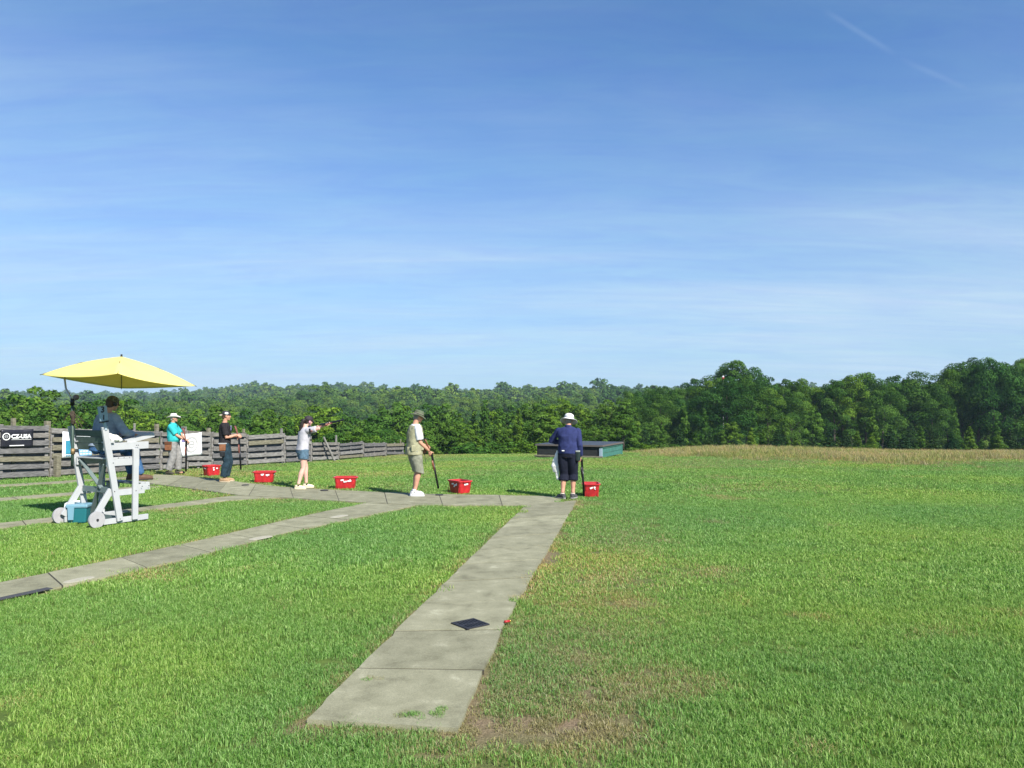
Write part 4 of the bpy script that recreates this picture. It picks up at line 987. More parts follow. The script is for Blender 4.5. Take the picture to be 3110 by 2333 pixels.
    def shoes(s, material, sole=None, yaw=(0, 0), big=1.0, name='shoe', lift=0.0):
        for q, yw in zip('LR', yaw):
            an = s.J['an'+q]; Rz = Matrix.Rotation(yw, 3, 'Z'); m = MB(); f = lambda v: Vector((an.x, an.y, an.z-.085)) + Rz @ (Vector(v)*big)
            m.tube([f((-.03, 0, .10)), f((-.025, 0, .05))], [.046, .05], 12)
            m.tube([f((-.075, 0, .045)), f((-.02, 0, .050)), f((.06, 0, .045)), (f((.13, 0, .032))), f((.185, 0, .026))], [.030*big, .044*big, .046*big, .044*big, .026*big], 14)
            m.box(f((.05, 0, .02)), (.25*big, .075*big, .035), Rz)
            m.melt(name, material, s.root, .008, 3, clampz=an.z-.083)
            if sole:
                mm = MB(); mm.stack([(0, 0, 0, .142*big, .046*big), (0, 0, .022, .146*big, .050*big)], 24, 2.6)
                mm.v = [tuple(f((v[0]/big+.052, v[1]/big, v[2]-.001))) for v in mm.v]; mm.build('sole', sole, s.root, False)
    def cap(s, material, brim=None, back=False, material2=None):
        M = s.HM; m = MB(); secs = []
        for i in range(9):
            t = i/8; a = t*math.pi/2; secs.append((0, 0, .015+.105*math.sin(a)-.0, .107*math.cos(a)**.75+.002, .088*math.cos(a)**.75+.002))
        mm = MB(); mm.stack(secs, 26); mm.v = [tuple(s.hp((v[0]-.012, v[1], v[2]+.015))) for v in mm.v]; mm.build('cap', material, s.root, True)
        sg = -1 if back else 1; v = []; f = []
        for i in range(9):
            t = (i/8-.5)*2; y = t*.072
            for j in range(5):
                u_ = j/4; x = (.080+.085*u_*math.sqrt(max(0, 1-t*t*.75))); v.append((sg*x-.012, y*(1-.1*u_), .034-.012*t*t-.018*u_*abs(1)))
        for i in range(8):
            for j in range(4): f.append((i*5+j, i*5+j+1, (i+1)*5+j+1, (i+1)*5+j))
        mm = MB(); mm.add([tuple(s.hp(p)) for p in v], f); o = mm.build('cap_brim', brim or material, s.root, True); so = o.modifiers.new('t', 'SOLIDIFY'); so.thickness = .005
        if material2:
            mm = MB(); mm.ell(s.hp((.0, -.079, .07)), (.045, .016, .032), M); mm.build('cap_panel', material2, s.root, True)
    def hat(s, material, crown=(.10, .085, .105), brim=.075, droop=.02, curl=0, name='hat', pinch=0, band=None, wav=0):
        seg = 36; secs = []
        prof = [(1.0, 0), (1.0, .25), (.97, .55), (.90, .82), (.72, .97), (.4, 1.0), (.02, .97)]
        v = []; f = []
        rows = []
        for j in range(6):                                  # brim from the outside in
            u_ = 1-j/5; rows.append([(crown[0]+brim*u_*1.05, crown[1]+brim*u_, -droop*u_, u_)])
        for (r_, h_) in prof: rows.append([(crown[0]*r_, crown[1]*r_, crown[2]*h_, 0)])
        for row in rows:
            rx, ry, z, u_ = row[0]
            for k in range(seg):
                t = 2*math.pi*k/seg; c_, w_ = math.cos(t), math.sin(t); zz_ = z + curl*u_*u_*(w_*w_) - curl*.35*u_*u_*c_*c_ + wav*u_*math.sin(3*t+.7)
                yy = ry*w_*(1-.22*u_*(abs(w_)) if curl else 1)
                if z > crown[2]*.6 and pinch: zz_ -= pinch*math.exp(-(yy/.025)**2)
                v.append(tuple(s.hp((rx*c_-.012, yy, .035+zz_))))
        for i in range(len(rows)-1):
            for k in range(seg): f.append((i*seg+k, i*seg+(k+1) % seg, (i+1)*seg+(k+1) % seg, (i+1)*seg+k))
        mm = MB(); mm.add(v, f); o = mm.build(name, material, s.root, True); so = o.modifiers.new('t', 'SOLIDIFY'); so.thickness = .006
        if band:
            b = MB(); sec = [(0, 0, .008, crown[0]*1.03, crown[1]*1.03), (0, 0, .032, crown[0]*1.02, crown[1]*1.02)]; b.stack(sec, 30); b.v = [tuple(s.hp((q[0]-.012, q[1], q[2]+.035))) for q in b.v]; b.build('hat_band', band, s.root, True)
    def hair(s, material, long=0):
        m = MB(); M = s.HM; m.ell(s.hp((-.030, 0, .030)), (.092, .084, .090), M); m.ell(s.hp((-.055, 0, -.03)), (.05, .072, .06), M)
        if long: m.tube([s.hp((-.09, 0, .02)), s.hp((-.145, 0, .0)), s.hp((-.16, 0, -.10)), s.hp((-.15, 0, -.24)), s.hp((-.12, 0, -.36))], [.03, .038, .044, .04, .018], 10)
        m.melt('hair', material, s.root, .009, 2, .006, 30)
    def wpt(s, v):
        h = s.root.rotation_euler.z; v = Vector(v)*s.k
        return s.root.location + Matrix.Rotation(h, 3, 'Z') @ v
def wrinkly(nm, c, w=.25, bump=.25): return mat(nm, c, .9, w, 14, bump=bump, spec=.15)

def feet_mid(a, b):
    g1, g2 = G(*a), G(*b); m_ = (g1+g2)/2; m_.z = max(g1.z, g2.z)+.020; return m_
GUNSTOCK = WALNUT
# -- man in navy shirt at the near station (seen from behind)
hd = R(72); loc = feet_mid((1706, 1521), (1743, 1512))
p5 = Person('man in navy long-sleeved shirt, dark shorts and white sun hat at the near station', loc, hd, .975, lean=.05, belly=.055, broad=1.22, ankles=((-.06, .10), (.02, -.10)))
p5.arms(L=(.24, .17, 1.14), Rr=(.12, -.24, .86), poleL=(-.3, .9, -.3), poleR=(-.8, -.3, -.2), handL={'d': (.6, -.5, 0), 'n': (0, -.4, -.8), 'curl': .5}, handR={'d': (.1, .1, -1), 'n': (0, 1, 0), 'curl': .9})
p5.headM(0, R(22)); p5.J['head'] += Vector((.02, 0, -.03)); p5.body(); NAVY = wrinkly('navy_cloth', (.028, .036, .112)); DN = wrinkly('dark_navy_cloth', (.012, .014, .026))
m = MB(); p5.torso(m, .022, .92, 1.48); [p5.arm(m, q, .020, .97) for q in 'LR']; m.melt('shirt', NAVY, p5.root, .011, 3, .007, 8, seed=2)
m = MB(); m.tube([p5.J['neck']-Vector((.0, 0, .02)), p5.J['neck']+Vector((.005, 0, .03))], [.078, .068], 14); m.melt('collar', NAVY, p5.root, .01, 2)
m = MB(); p5.torso(m, .012, .84, 1.0); [p5.leg(m, q, .026, .70, .016) for q in 'LR']; m.melt('shorts', DN, p5.root, .012, 3, .006, 9, seed=4)
p5.shoes(mat('grey_shoe', (.06, .06, .065), .8), mat('pale_sole', (.35, .34, .32), .8), (R(50), R(-10)))
m = MB(); [m.tube([p5.J['an'+q]+Vector((0, 0, -.01)), p5.J['an'+q]+Vector((0, 0, .03))], [.046, .045], 12) for q in 'LR']; m.build('socks', mat('beige_sock', (.5, .42, .34), .9), p5.root, True)
p5.hair(mat('grey_hair', (.22, .20, .18), .8)); p5.hat(wrinkly('white_hat', (.66, .66, .65), .08), brim=.078, droop=.052, wav=.010, crown=(.112, .100, .100), band=mat('grey_mesh', (.35, .36, .37), .8))
MB().box((-.155-.0, .06, .985), (.02, .05, .02)).build('belt_label', WHT, p5.root)
shotgun('dark shotgun hanging muzzle-down from the right hand of the man in navy', p5.wpt((.15, -.25, .80)), Matrix.Rotation(hd, 3, 'Z') @ Vector((.12, -.03, -1)), (1, 0, .1), BLKP, .80)
tw = empty('towel', p5.wpt((.03, .23, .98)), hd, label='white towel hanging at the left hip of the man in navy', cat='towel')
m = MB(); m.tube([(0, 0, 0), (-.01, .02, -.14), (-.01, .045, -.32), (0, .03, -.44)], [.016, .050, .085, .060], 12, .4); m.tube([(0, .01, -.36), (0, .005, -.50), (0, -.01, -.60)], [.05, .04, .022], 10, .4); m.melt('cloth', wrinkly('towel_white', (.72, .71, .68), .1), tw, .010, 2, .012, 16)
MB().tube([(0, 0, 0), (0, -.01, .05)], .006, 6).build('strap', BLKP, tw)
pc = empty('ammo_pouch', p5.wpt((.0, -.22, .93)), hd, label='dark ammunition pouch on the right hip of the man in navy', cat='pouch')
MB().box((0, 0, -.06), (.17, .07, .19), taper=.9).build('bag', mat('black_green_nylon', (.012, .025, .022), .7), pc, bevel=.015); MB().box((0, -.002, .04), (.18, .075, .03)).build('flap', mat('pale_trim', (.3, .32, .3), .7), pc, bevel=.008)

# -- man in khaki vest
hd = R(22); loc = feet_mid((1252, 1512), (1262, 1506))
p4 = Person('man in khaki vest and shorts with green bucket hat holding a lowered shotgun', loc, hd, 1.01, lean=.03, belly=.03, ankles=((.02, .07), (-.01, -.07)))
p4.arms(L=(.26, .08, 1.02), Rr=(.27, -.17, .92), poleL=(-.5, .6, -.5), poleR=(-.8, -.2, -.2), handL={'d': (.5, -.4, -.4), 'n': (.2, -.6, -.4), 'curl': .8}, handR={'d': (.3, .1, -1), 'n': (.4, .8, 0), 'curl': .9})
p4.headM(R(2), R(20)); p4.J['head'] += Vector((.03, 0, -.01)); p4.body()
WT = wrinkly('white_tee', (.62, .62, .65), .06); KH = wrinkly('khaki_cloth', (.30, .29, .185)); KG = wrinkly('khaki_grey', (.22, .225, .17))
m = MB(); p4.torso(m, .012, .95, 1.48); [p4.arm(m, q, .026, .44, .012) for q in 'LR']; m.melt('t_shirt', WT, p4.root, .011, 3, .006, 9, seed=1)
m = MB(); p4.torso(m, .032, .84, 1.45, .03); m.melt('vest', KH, p4.root, .012, 3, .008, 10, seed=5)
for (x, y, z) in ((.10, -.185, 1.0), (-.06, -.205, .98), (-.15, 0, .94)): MB().box((x, y, z), (.11, .03, .13) if y else (.03, .2, .12), taper=.95).build('vest_pocket', KH, p4.root, bevel=.012)
m = MB(); p4.torso(m, .018, .84, 1.0); [p4.leg(m, q, .030, .56, .014) for q in 'LR']; m.melt('shorts', KG, p4.root, .012, 3, .007, 9, seed=6)
SW = mat('white_trainer', (.52, .52, .53), .6); p4.shoes(SW, SW, (R(5), R(-20)), 1.08)
m = MB(); [m.tube([p4.J['an'+q]+Vector((0, 0, -.01)), p4.J['an'+q]+Vector((0, 0, .06))], [.047, .044], 12) for q in 'LR']; m.build('socks', SW, p4.root, True)
p4.hair(mat('grey_hair', (.22, .20, .18), .8)); p4.hat(wrinkly('olive_hat', (.095, .115, .070)), brim=.07, droop=.03, wav=.012, crown=(.102, .090, .095), band=mat('olive_band', (.13, .13, .095), .9))
gp = p4.wpt((.31, -.17, .88)); mz = at(1330, 1484, gp.y+.12); shotgun('brown-stocked shotgun slanting muzzle-down from the hand of the man in khaki vest', gp, mz-gp, (.5, 0, .9), WALNUT, max(.6, min(1.0, (mz-gp).length/.95)))
pc = empty('shell_pouch', p4.wpt((.20, -.04, .95)), hd, label='brown and black shell pouch in front of the man in khaki vest', cat='pouch')
MB().box((0, 0, 0), (.08, .16, .17), taper=.9).build('bag', mat('brown_leather', (.20, .08, .035), .5, .3, 12), pc, bevel=.015); MB().tube([(.0, -.03, -.08), (.01, -.04, -.2), (.03, -.06, -.3)], [.006, .005, .004], 6).build('strap', BLKP, pc)

# -- woman aiming
hd = R(38); loc = feet_mid((905, 1488), (930, 1484))
p3 = Person('woman with long dark ponytail in grey T-shirt and denim shorts aiming a shotgun', loc, hd, .935, lean=.07, broad=.90, ankles=((.14, .09), (-.14, -.08)), skin=SKINP)
p3.arms(L=(.62, .06, 1.50), Rr=(.34, -.13, 1.47), poleL=(0, .3, -1), poleR=(-.1, -1, -.05), handL={'d': (.8, -.3, .3), 'n': (0, -.5, .8), 'curl': .7}, handR={'d': (.7, .6, 0), 'n': (0, .7, -.6), 'curl': .9})
p3.headM(R(6), R(10), R(10)); p3.J['head'] += Vector((.045, -.01, -.015)); p3.body()
m = MB(); p3.torso(m, .018, .92, 1.48); [p3.arm(m, q, .022, .40, .012) for q in 'LR']; m.melt('t_shirt', wrinkly('grey_tee', (.40, .39, .42), .1), p3.root, .011, 3, .007, 9, seed=8)
m = MB(); p3.torso(m, .012, .84, 1.0); [p3.leg(m, q, .018, .27, .012) for q in 'LR']; m.melt('shorts', wrinkly('denim', (.085, .145, .20), .35), p3.root, .011, 3, .004, 12, seed=3)
m = MB(); [m.tube([p3.J['an'+q]+Vector((0, 0, -.02)), p3.J['an'+q]+Vector((0, 0, .012))], [.045, .044], 12) for q in 'LR']; m.build('socks', mat('black_sock', (.02, .02, .02), .9), p3.root, True)
TS = mat('cream_trainer', (.66, .54, .38), .7, .1, 10); p3.shoes(TS, mat('cream_sole', (.72, .62, .45), .8), (R(-25), R(-35)), .98)
DH = mat('dark_brown_hair', (.018, .012, .010), .55); p3.hair(DH, 1); p3.cap(mat('dark_cap', (.03, .022, .028), .8))
g0 = p3.wpt((.39, -.115, 1.505)); mzl = at(1029, 1280, g0.y+.62); shotgun('shotgun with reddish fore-end raised level in the hands of the aiming woman', g0, mzl-g0, (0, 0, 1), mat('reddish_wood', (.20, .07, .05), .4, .2, 9), .93)
MB().ell(p3.hp((-.012, -.084, -.004)), (.030, .014, .034), p3.HM).build('ear_muff', mat('pink_plastic', (.5, .25, .3), .4), p3.root, True)

# -- man in black T-shirt with a backwards cap
hd = R(14); loc = feet_mid((672, 1467), (690, 1463))
p2 = Person('man in black T-shirt and backwards cap holding a shotgun across his waist', loc, hd, .985, lean=.0, belly=.012, ankles=((.04, .09), (-.03, -.09)))
p2.arms(L=(.27, .12, 1.12), Rr=(.30, -.12, 1.16), poleL=(-.4, .5, -.6), poleR=(-.6, -.3, -.7), handL={'d': (.6, -.3, -.5), 'n': (0, -.6, -.5), 'curl': .8}, handR={'d': (.8, .1, -.5), 'n': (.1, .6, -.6), 'curl': .8})
p2.headM(R(4), R(4)); p2.body(); BT = wrinkly('black_tee', (.022, .020, .022)); JN = wrinkly('dark_jeans', (.020, .040, .055), .35)
m = MB(); p2.torso(m, .018, .92, 1.48); [p2.arm(m, q, .024, .42, .010) for q in 'LR']; m.melt('t_shirt', BT, p2.root, .011, 3, .007, 9, seed=9)
MB().box((.150, -.02, 1.33), (.012, .10, .12)).build('shirt_print', mat('shirt_print', (.45, .42, .62), .7, .6, 30, col2=(.08, .07, .2)), p2.root, bevel=.004)
m = MB(); p2.torso(m, .010, .84, 1.0); [p2.leg(m, q, .028, .99, .012) for q in 'LR']; m.melt('trousers', JN, p2.root, .012, 3, .006, 9, seed=10)
p2.shoes(mat('tan_shoe', (.34, .22, .12), .8, .2, 9), mat('tan_sole', (.55, .45, .32), .8), (R(5), R(-25)))
p2.hair(mat('brown_hair', (.06, .035, .02), .7)); p2.cap(mat('black_cap', (.025, .025, .03), .8), mat('cap_brim_cream', (.55, .50, .38), .8), True, mat('white_panel', (.72, .72, .70), .8))
g0 = p2.wpt((.34, -.10, 1.08)); mzl = at(730, 1427, g0.y-.05); shotgun('shotgun held by the man in black T-shirt, muzzle slanting down to the right', g0, mzl-g0, (.9, 0, .3), mat('reddish_wood', (.2, .07, .05)), max(.55, min(1, (mzl-g0).length/.95)))
pc = empty('shell_pouch', p2.wpt((-.03, -.205, .90)), hd, label='brown and black shell pouch on the hip of the man in black T-shirt', cat='pouch')
MB().box((0, 0, -.04), (.16, .07, .17), taper=.9).build('bag', MATS['brown_leather'], pc, bevel=.015); MB().box((0, 0, -.20), (.13, .06, .14), taper=.85).build('net', BLKP, pc, bevel=.02); MB().box((0, 0, .05), (.2, .075, .03)).build('belt_loop', mat('grey_metal', (.4, .4, .4), .4, metal=.5), pc, bevel=.006)

# -- man in turquoise polo and white western hat
hd = R(4); loc = feet_mid((508, 1446), (542, 1440))
p1 = Person('stout man in turquoise polo shirt and white western hat with a rested shotgun', loc, hd, .955, lean=-.02, belly=.06, broad=1.05, ankles=((.10, .11), (-.10, -.11)))
p1.arms(L=(.36, .08, .96), Rr=(.36, -.10, 1.0), poleL=(-.4, .5, -.6), poleR=(-.7, -.4, -.5), handL={'d': (.6, -.2, -.6), 'n': (0, -.6, -.5), 'curl': .7}, handR={'d': (.7, .1, -.6), 'n': (.1, .7, -.4), 'curl': .7})
p1.headM(R(2), R(-2)); p1.body(); TQ = wrinkly('turquoise_polo', (.035, .40, .40), .18)
m = MB(); p1.torso(m, .022, .92, 1.48); [p1.arm(m, q, .030, .47, .014) for q in 'LR']; m.melt('polo_shirt', TQ, p1.root, .011, 3, .007, 8, seed=12)
m = MB(); m.tube([p1.J['neck']-Vector((0, 0, .02)), p1.J['neck']+Vector((.005, 0, .025))], [.080, .070], 14); m.melt('collar', TQ, p1.root, .01, 2); m = MB(); m.box((.118, -.01, 1.40), (.012, .03, .07)); m.build('placket', mat('dark_teal', (.01, .10, .11), .8), p1.root)
m = MB(); p1.torso(m, .010, .84, 1.0); [p1.leg(m, q, .038, .99, .020) for q in 'LR']; m.melt('trousers', wrinkly('grey_trousers', (.24, .235, .225), .25), p1.root, .012, 3, .008, 9, seed=13)
p1.shoes(mat('dark_boot', (.05, .045, .03), .7), None, (R(12), R(-25)), 1.05, 'boot')
p1.hair(mat('grey_hair', (.22, .20, .18), .8)); p1.hat(wrinkly('straw_white_hat', (.64, .62, .55), .06), brim=.095, droop=-.005, curl=.045, crown=(.100, .082, .115), pinch=.03, name='western_hat', band=mat('cream_band', (.6, .55, .42), .8))
MB().ell(p1.hp((.078, 0, .008)), (.016, .060, .014), p1.HM).build('glasses', mat('dark_glass', (.02, .02, .025), .15), p1.root, True)
g0 = at(565, 1338, loc.y-.15); mz = G(578, 1441); mz.y = g0.y+.1; mz.z += .02; shotgun('shotgun resting muzzle-down on the path before the man in turquoise', g0, Vector((mz.x, mz.y, .03))-g0, (.8, 0, .2), mat('reddish_wood', (.2, .07, .05)), .92)
pc = empty('shell_pouch', p1.wpt((-.06, -.235, .86)), hd, label='large brown leather shell pouch on the hip of the man in turquoise', cat='pouch')
m = MB(); m.box((0, 0, -.03), (.19, .09, .24), taper=.9); m.melt('bag', MATS['brown_leather'], pc, .012, 4, .006, 14); MB().box((0, -.05, .05), (.18, .012, .07)).build('flap', mat('dark_leather', (.09, .035, .015), .5), pc, bevel=.004)
# -- person almost hidden behind him: only a dark head and pack show
# ---------------------------------------------------------------- scorer's high chair
WP = mat('white_painted_wood', (.40, .41, .42), .55, .06, 6, bump=.12); WG = mat('green_grey_wood', (.075, .105, .095), .6, .2, 6); WS = mat('grey_green_paint', (.13, .17, .17), .6, .12, 6)
Cn = G(284, 1603); fwd = Vector((.50, .866, 0)); sd_ = Vector((-.866, .50, 0)); hc = math.atan2(fwd.y, fwd.x)
ch = empty('high_chair', Cn, hc, label="tall white wooden scorer's chair on wheels under the yellow umbrella", cat='high chair')
CW = .80    # local x forward, y left (far side); origin at the near wheel
def bd(name, p, q, w, t, material=WP, up=(0, 1, 0)): return MB().bar(p, q, w, t, up).build(name, material, ch, bevel=.004)
# note: bar width w is measured along 'up', thickness t across it
for y in (0.0, CW):
    s_ = 1 if y else -1; yo = y
    MB().bar((.02, yo, .065), (.93, yo, .065), .085, .04).build('runner', WP, ch, bevel=.004)
    MB().bar((.41, yo+.042*s_, .06), (.13, yo+.042*s_, 1.55), .10, .04, up=(1, 0, 0)).build('rear_upright', WP, ch, bevel=.004)
    MB().bar((.67, yo+.042*s_, .05), (.67, yo+.042*s_, 1.18), .095, .04, up=(1, 0, 0)).build('front_post', WP, ch, bevel=.004)
    MB().bar((.72, yo+.0*s_-.01*s_, .90), (.72, yo-.01*s_, 1.17), .085, .035, up=(1, 0, 0)).build('post_block', WP, ch, bevel=.004)
    MB().bar((.0, yo, .13), (.28, yo, .56), .095, .04, up=(1, 0, 0)).build('wheel_strut', WP, ch, bevel=.004)
    MB().bar((.28, yo-.001*s_, .50), (.86, yo-.001*s_, .50), .095, .038).build('footrest_rail', WP, ch, bevel=.004)
    MB().bar((.73, yo, .555), (.95, yo, .555), .10, .038).build('footrest_bracket', WP, ch, bevel=.004)
    MB().bar((.20, yo, .98), (.72, yo, .98), .11, .038).build('seat_rail', WP, ch, bevel=.004)
    MB().bar((.15, yo, 1.235), (.92, yo, 1.235), .115, .038).build('arm_rail', WP, ch, bevel=.004)
    MB().box((.22, yo-.0, 1.305), (.14, .12, .02)).build('arm_pad', WP, ch)
    w = empty('wheel', (0, yo+.075*s_, .125)); w.parent = ch
    MB().tube([(0, -.022, 0), (0, .022, 0)], .128, 36).build('disc', mat('wheel_paint', (.35, .34, .35), .7, .12, 9), w, bevel=.004)
    MB().tube([(0, .020*s_, 0), (0, .034*s_, 0)], .020, 8).build('axle_nut', IRON, w)
for i in range(3):
    t = (.79, .862, .934)[i]; x = .41-.28*t+.0; z = .06+1.5*t
    MB().bar((x+.026, .02, z-.02), (x+.026, CW-.02, z-.02), .100, .025, up=(-.19, 0, 1)).build('back_slat', WG, ch, bevel=.003)
for i in range(5): MB().box((.25+.095*i, CW/2, 1.048), (.082, CW+.03, .022)).build('seat_slat', WP, ch, bevel=.003)
for i in range(3): MB().box((.74+.085*i, CW/2, .617), (.075, CW+.03, .022)).build('footrest_slat', WG if i == 0 else WP, ch, bevel=.003)
bd('cross_bar', (.305, .02, .54), (.305, CW-.02, .54), .02, .09, WS, (1, 0, 0)); bd('cross_bar', (.40, .02, .10), (.40, CW-.02, .10), .02, .07, WS, (1, 0, 0))
bd('brace', (.235, CW-.05, 1.02), (.31, CW*.35, .56), .07, .022, WS, (1, 0, 0)); bd('brace', (.24, .10, .96), (.39, CW-.12, .10), .07, .022, WS, (1, 0, 0))
for (x, z) in ((.67, 1.24), (.70, 1.24), (.27, .98), (.30, .53), (.67, .51), (.78, .57), (.90, .57), (.40, .09)): MB().tube([(x, -.066, z), (x, -.060, z)], .008, 8).build('bolt', IRON, ch)
# sloping writing board
Mb = Matrix.Rotation(R(-12), 3, 'Y'); wb = MB(); wb.box((.80, .30, 1.375), (.52, .50, .02), Mb); wb.build('writing_board', WP, ch, bevel=.003)
MB().box((.80, .02, 1.345), (.50, .02, .06), Mb).build('board_edge', WP, ch)
def cw(v): return Cn + Matrix.Rotation(hc, 3, 'Z') @ Vector(v)
cp = empty('clipboard', cw((.72, .40, 1.374)), hc, label='dark clipboard with papers on the writing board of the high chair', cat='clipboard'); 
MB().box((0, 0, .010), (.30, .22, .006), Mb).build('board', mat('dark_violet_board', (.05, .045, .09), .6), cp); MB().box((.0, 0, .016), (.27, .20, .003), Mb).build('paper', mat('grey_paper', (.35, .33, .42), .8), cp)
# number box on a short post
nb_ = empty('number_box', cw((.14, -.06, 1.50)), hc, label='small blue-grey box numbered 3 above 1 on the near post of the high chair', cat='number sign')
MB().bar((0, 0, 0), (-.03, 0, .14), .035, .03, up=(1, 0, 0)).build('stem', mat('pale_blue_paint', (.32, .40, .46), .6), nb_)
Mn = Matrix.Rotation(R(-9), 4, 'Y'); mm = MB(); mm.box((-.05, 0, .255), (.145, .05, .24), Mn.to_3x3(), taper=.9); mm.build('casing', mat('number_casing', (.26, .36, .44), .5, .1, 5), nb_, bevel=.018)
MB().box((-.03, 0, .128), (.13, .056, .018), Mn.to_3x3()).build('black_edge', BLKP, nb_, bevel=.005)
# digits face the camera side of the casing
Ml = Matrix.Translation((-.105, -.0275, .275)) @ Matrix.Rotation(R(90), 4, 'X'); letters('3', .13, 'digit', BLKP, nb_, Ml, .001, .004)
Ml = Matrix.Translation((-.080, -.0275, .165)) @ Matrix.Rotation(R(90), 4, 'X'); letters('1', .10, 'digit', BLKP, nb_, Ml, .001, .004)
# cloth on the arm
cl_ = empty('cloth', cw((.31, -.0, 1.30)), hc, label='crumpled white cloth on the arm rail of the high chair', cat='cloth'); m = MB(); m.ell((0, .0, .06), (.11, .07, .06)); m.ell((-.06, .01, .08), (.06, .06, .06)); m.ell((.08, 0, .035), (.07, .06, .035)); m.melt('folds', wrinkly('cloth_white', (.74, .73, .70), .1), cl_, .008, 1, .016, 22, clampz=-.001)
# umbrella
um = empty('umbrella', cw((.10, CW+.08, .75)), 0, label='square yellow sun umbrella on a bent pole clamped to the high chair', cat='umbrella')
ul = lambda v: Vector(v)-um.location
YEL = mat('yellow_canvas', (.93, .80, .26), .75, .05, 4, trans=.24, spec=.2)
Ln_ = at(191 - 68, 1137, 12.7); Lc = at(124, 1137.5, 12.7); Rc = at(594, 1172, 12.9); Nc = at(358, 1134, 11.60); Fc_ = at(369, 1180, 13.95); Pk = at(369, 1083, 12.75)
V = []; Fq = []; K = 16
cor = [Lc, Nc, Rc, Fc_]
for s_ in range(4):
    a, b = cor[s_], cor[(s_+1) % 4]; base = len(V)
    for i in range(K+1):
        for j in range(K+1):
            u_, v_ = i/K, j/K
            e = a.lerp(b, v_); nr = 1 if s_ < 2 else .25; e = e - Vector((0, 0, .05*nr*(v_*(1-v_)*4)**.8))*(1.0)            # hem sags between the corners
            p = Pk.lerp(e, u_); rib = abs(2*v_-1)
            p.z += .045*math.sin(math.pi*u_)
            V.append(ul(p))
    for i in range(K):
        for j in range(K): q = base+i*(K+1)+j; Fq.append((q, q+K+1, q+K+2, q+1))
me = npmesh('canopy', [tuple(p) for p in V], Fq, YEL, True); bmm = bmesh.new(); bmm.from_mesh(me); bmesh.ops.remove_doubles(bmm, verts=bmm.verts, dist=.0005); bmesh.ops.recalc_face_normals(bmm, faces=bmm.faces); bmm.to_mesh(me); bmm.free()
cp_ = link('canopy', me, um); so = cp_.modifiers.new('t', 'SOLIDIFY'); so.thickness = .0016
CHR = mat('chrome_tube', (.35, .37, .38), .3, metal=.9); PGN = mat('green_tube', (.035, .065, .050), .5)
for c in cor:
    pts = [ul(Pk-Vector((0, 0, .035))), ul(Pk.lerp(c, .5)+Vector((0, 0, .045))), ul(c.lerp(Pk, -.012)+Vector((0, 0, -.004)))]; MB().tube(pts, .006, 6).build('rib', mat('dark_rib', (.06, .045, .03), .5), um)
MB().tube([ul(Pk+Vector((0, 0, -.06))), ul(Pk+Vector((0, 0, .035)))], [.02, .014], 10).build('finial', BLKP, um)
pb = at(221, 1372, 12.62); kn = at(220, 1222, 12.62); b1 = at(214, 1206, 12.62); b2 = at(200, 1180, 12.64); b3_ = at(196, 1150, 12.68); b4 = at(206, 1128, 12.7); hub = Pk-Vector((0, 0, .09))
MB().tube([ul(at(219, 1415, 12.62)), ul(pb), ul(kn)], .021, 12).build('lower_pole', PGN, um, True)
MB().tube([ul(kn), ul(b1), ul(b2), ul(b3_), ul(b4), ul(b4.lerp(hub, .12)+Vector((0, 0, .02))), ul(b4.lerp(hub, .5)), ul(hub)], .015, 12).build('bent_arm', CHR, um, True)
MB().ell(ul(at(231, 1207, 12.6)), (.05, .035, .045)).build('tilt_knob', mat('brown_knob', (.14, .10, .10), .5), um, True); MB().tube([ul(kn-Vector((0, 0, .05))), ul(kn+Vector((0, 0, .06)))], .032, 12).build('joint', BLKP, um, True)
MB().tube([ul(pb-Vector((0, 0, .04))), ul(pb+Vector((0, 0, .05)))], .033, 12).build('clamp', mat('brass_clamp', (.25, .17, .08), .5, metal=.4), um, True); MB().tube([ul(pb), ul(pb+Vector((.09, -.01, 0)))], .010, 8).build('clamp_screw', IRON, um)
cd = empty('strap', at(221, 1262, 12.60), label='dark straps knotted round the umbrella pole above the chair back', cat='strap'); CD = mat('dark_strap', (.045, .032, .022), .8)
sl = lambda v: Vector(v)-cd.location
m = MB(); m.ell((0, 0, 0), (.045, .04, .075)); m.ell((.01, 0, -.09), (.035, .03, .06)); m.melt('knot', CD, cd, .009, 1, .012, 28)
for pts in (((222, 1258), (236, 1275), (250, 1298)), ((224, 1255), (246, 1272), (266, 1292)), ((219, 1253), (203, 1262), (193, 1280)), ((224, 1270), (232, 1290), (236, 1303))): MB().tube([sl(at(a, b, 12.58)) for a, b in pts], .006, 6).build('strap_end', CD, cd)
# cooler bag under the chair
cb_ = empty('cooler', cw((-.12, CW+.02, .0)), R(8), label='teal and pale blue cooler with white handle behind the high chair wheels', cat='cooler'); cb_.location = G(222, 1590)
MB().box((.06, .1, .13), (.30, .26, .25), taper=.88).build('tub', mat('teal_plastic', (.015, .13, .15), .45), cb_, bevel=.02); MB().box((.06, .1, .275), (.33, .29, .055)).build('lid', mat('pale_blue_plastic', (.16, .30, .38), .4), cb_, bevel=.015)
MB().tube([(-.125, .1, .12), (-.17, .1, .20), (-.155, .1, .30), (-.06, .1, .345), (.06, .1, .335)], .018, 8).build('handle', mat('white_plastic', (.70, .74, .72), .4), cb_, True)
MB().box((-.02, -.045, .16), (.10, .012, .20), taper=.8).build('side_panel', MATS['pale_blue_plastic'], cb_)
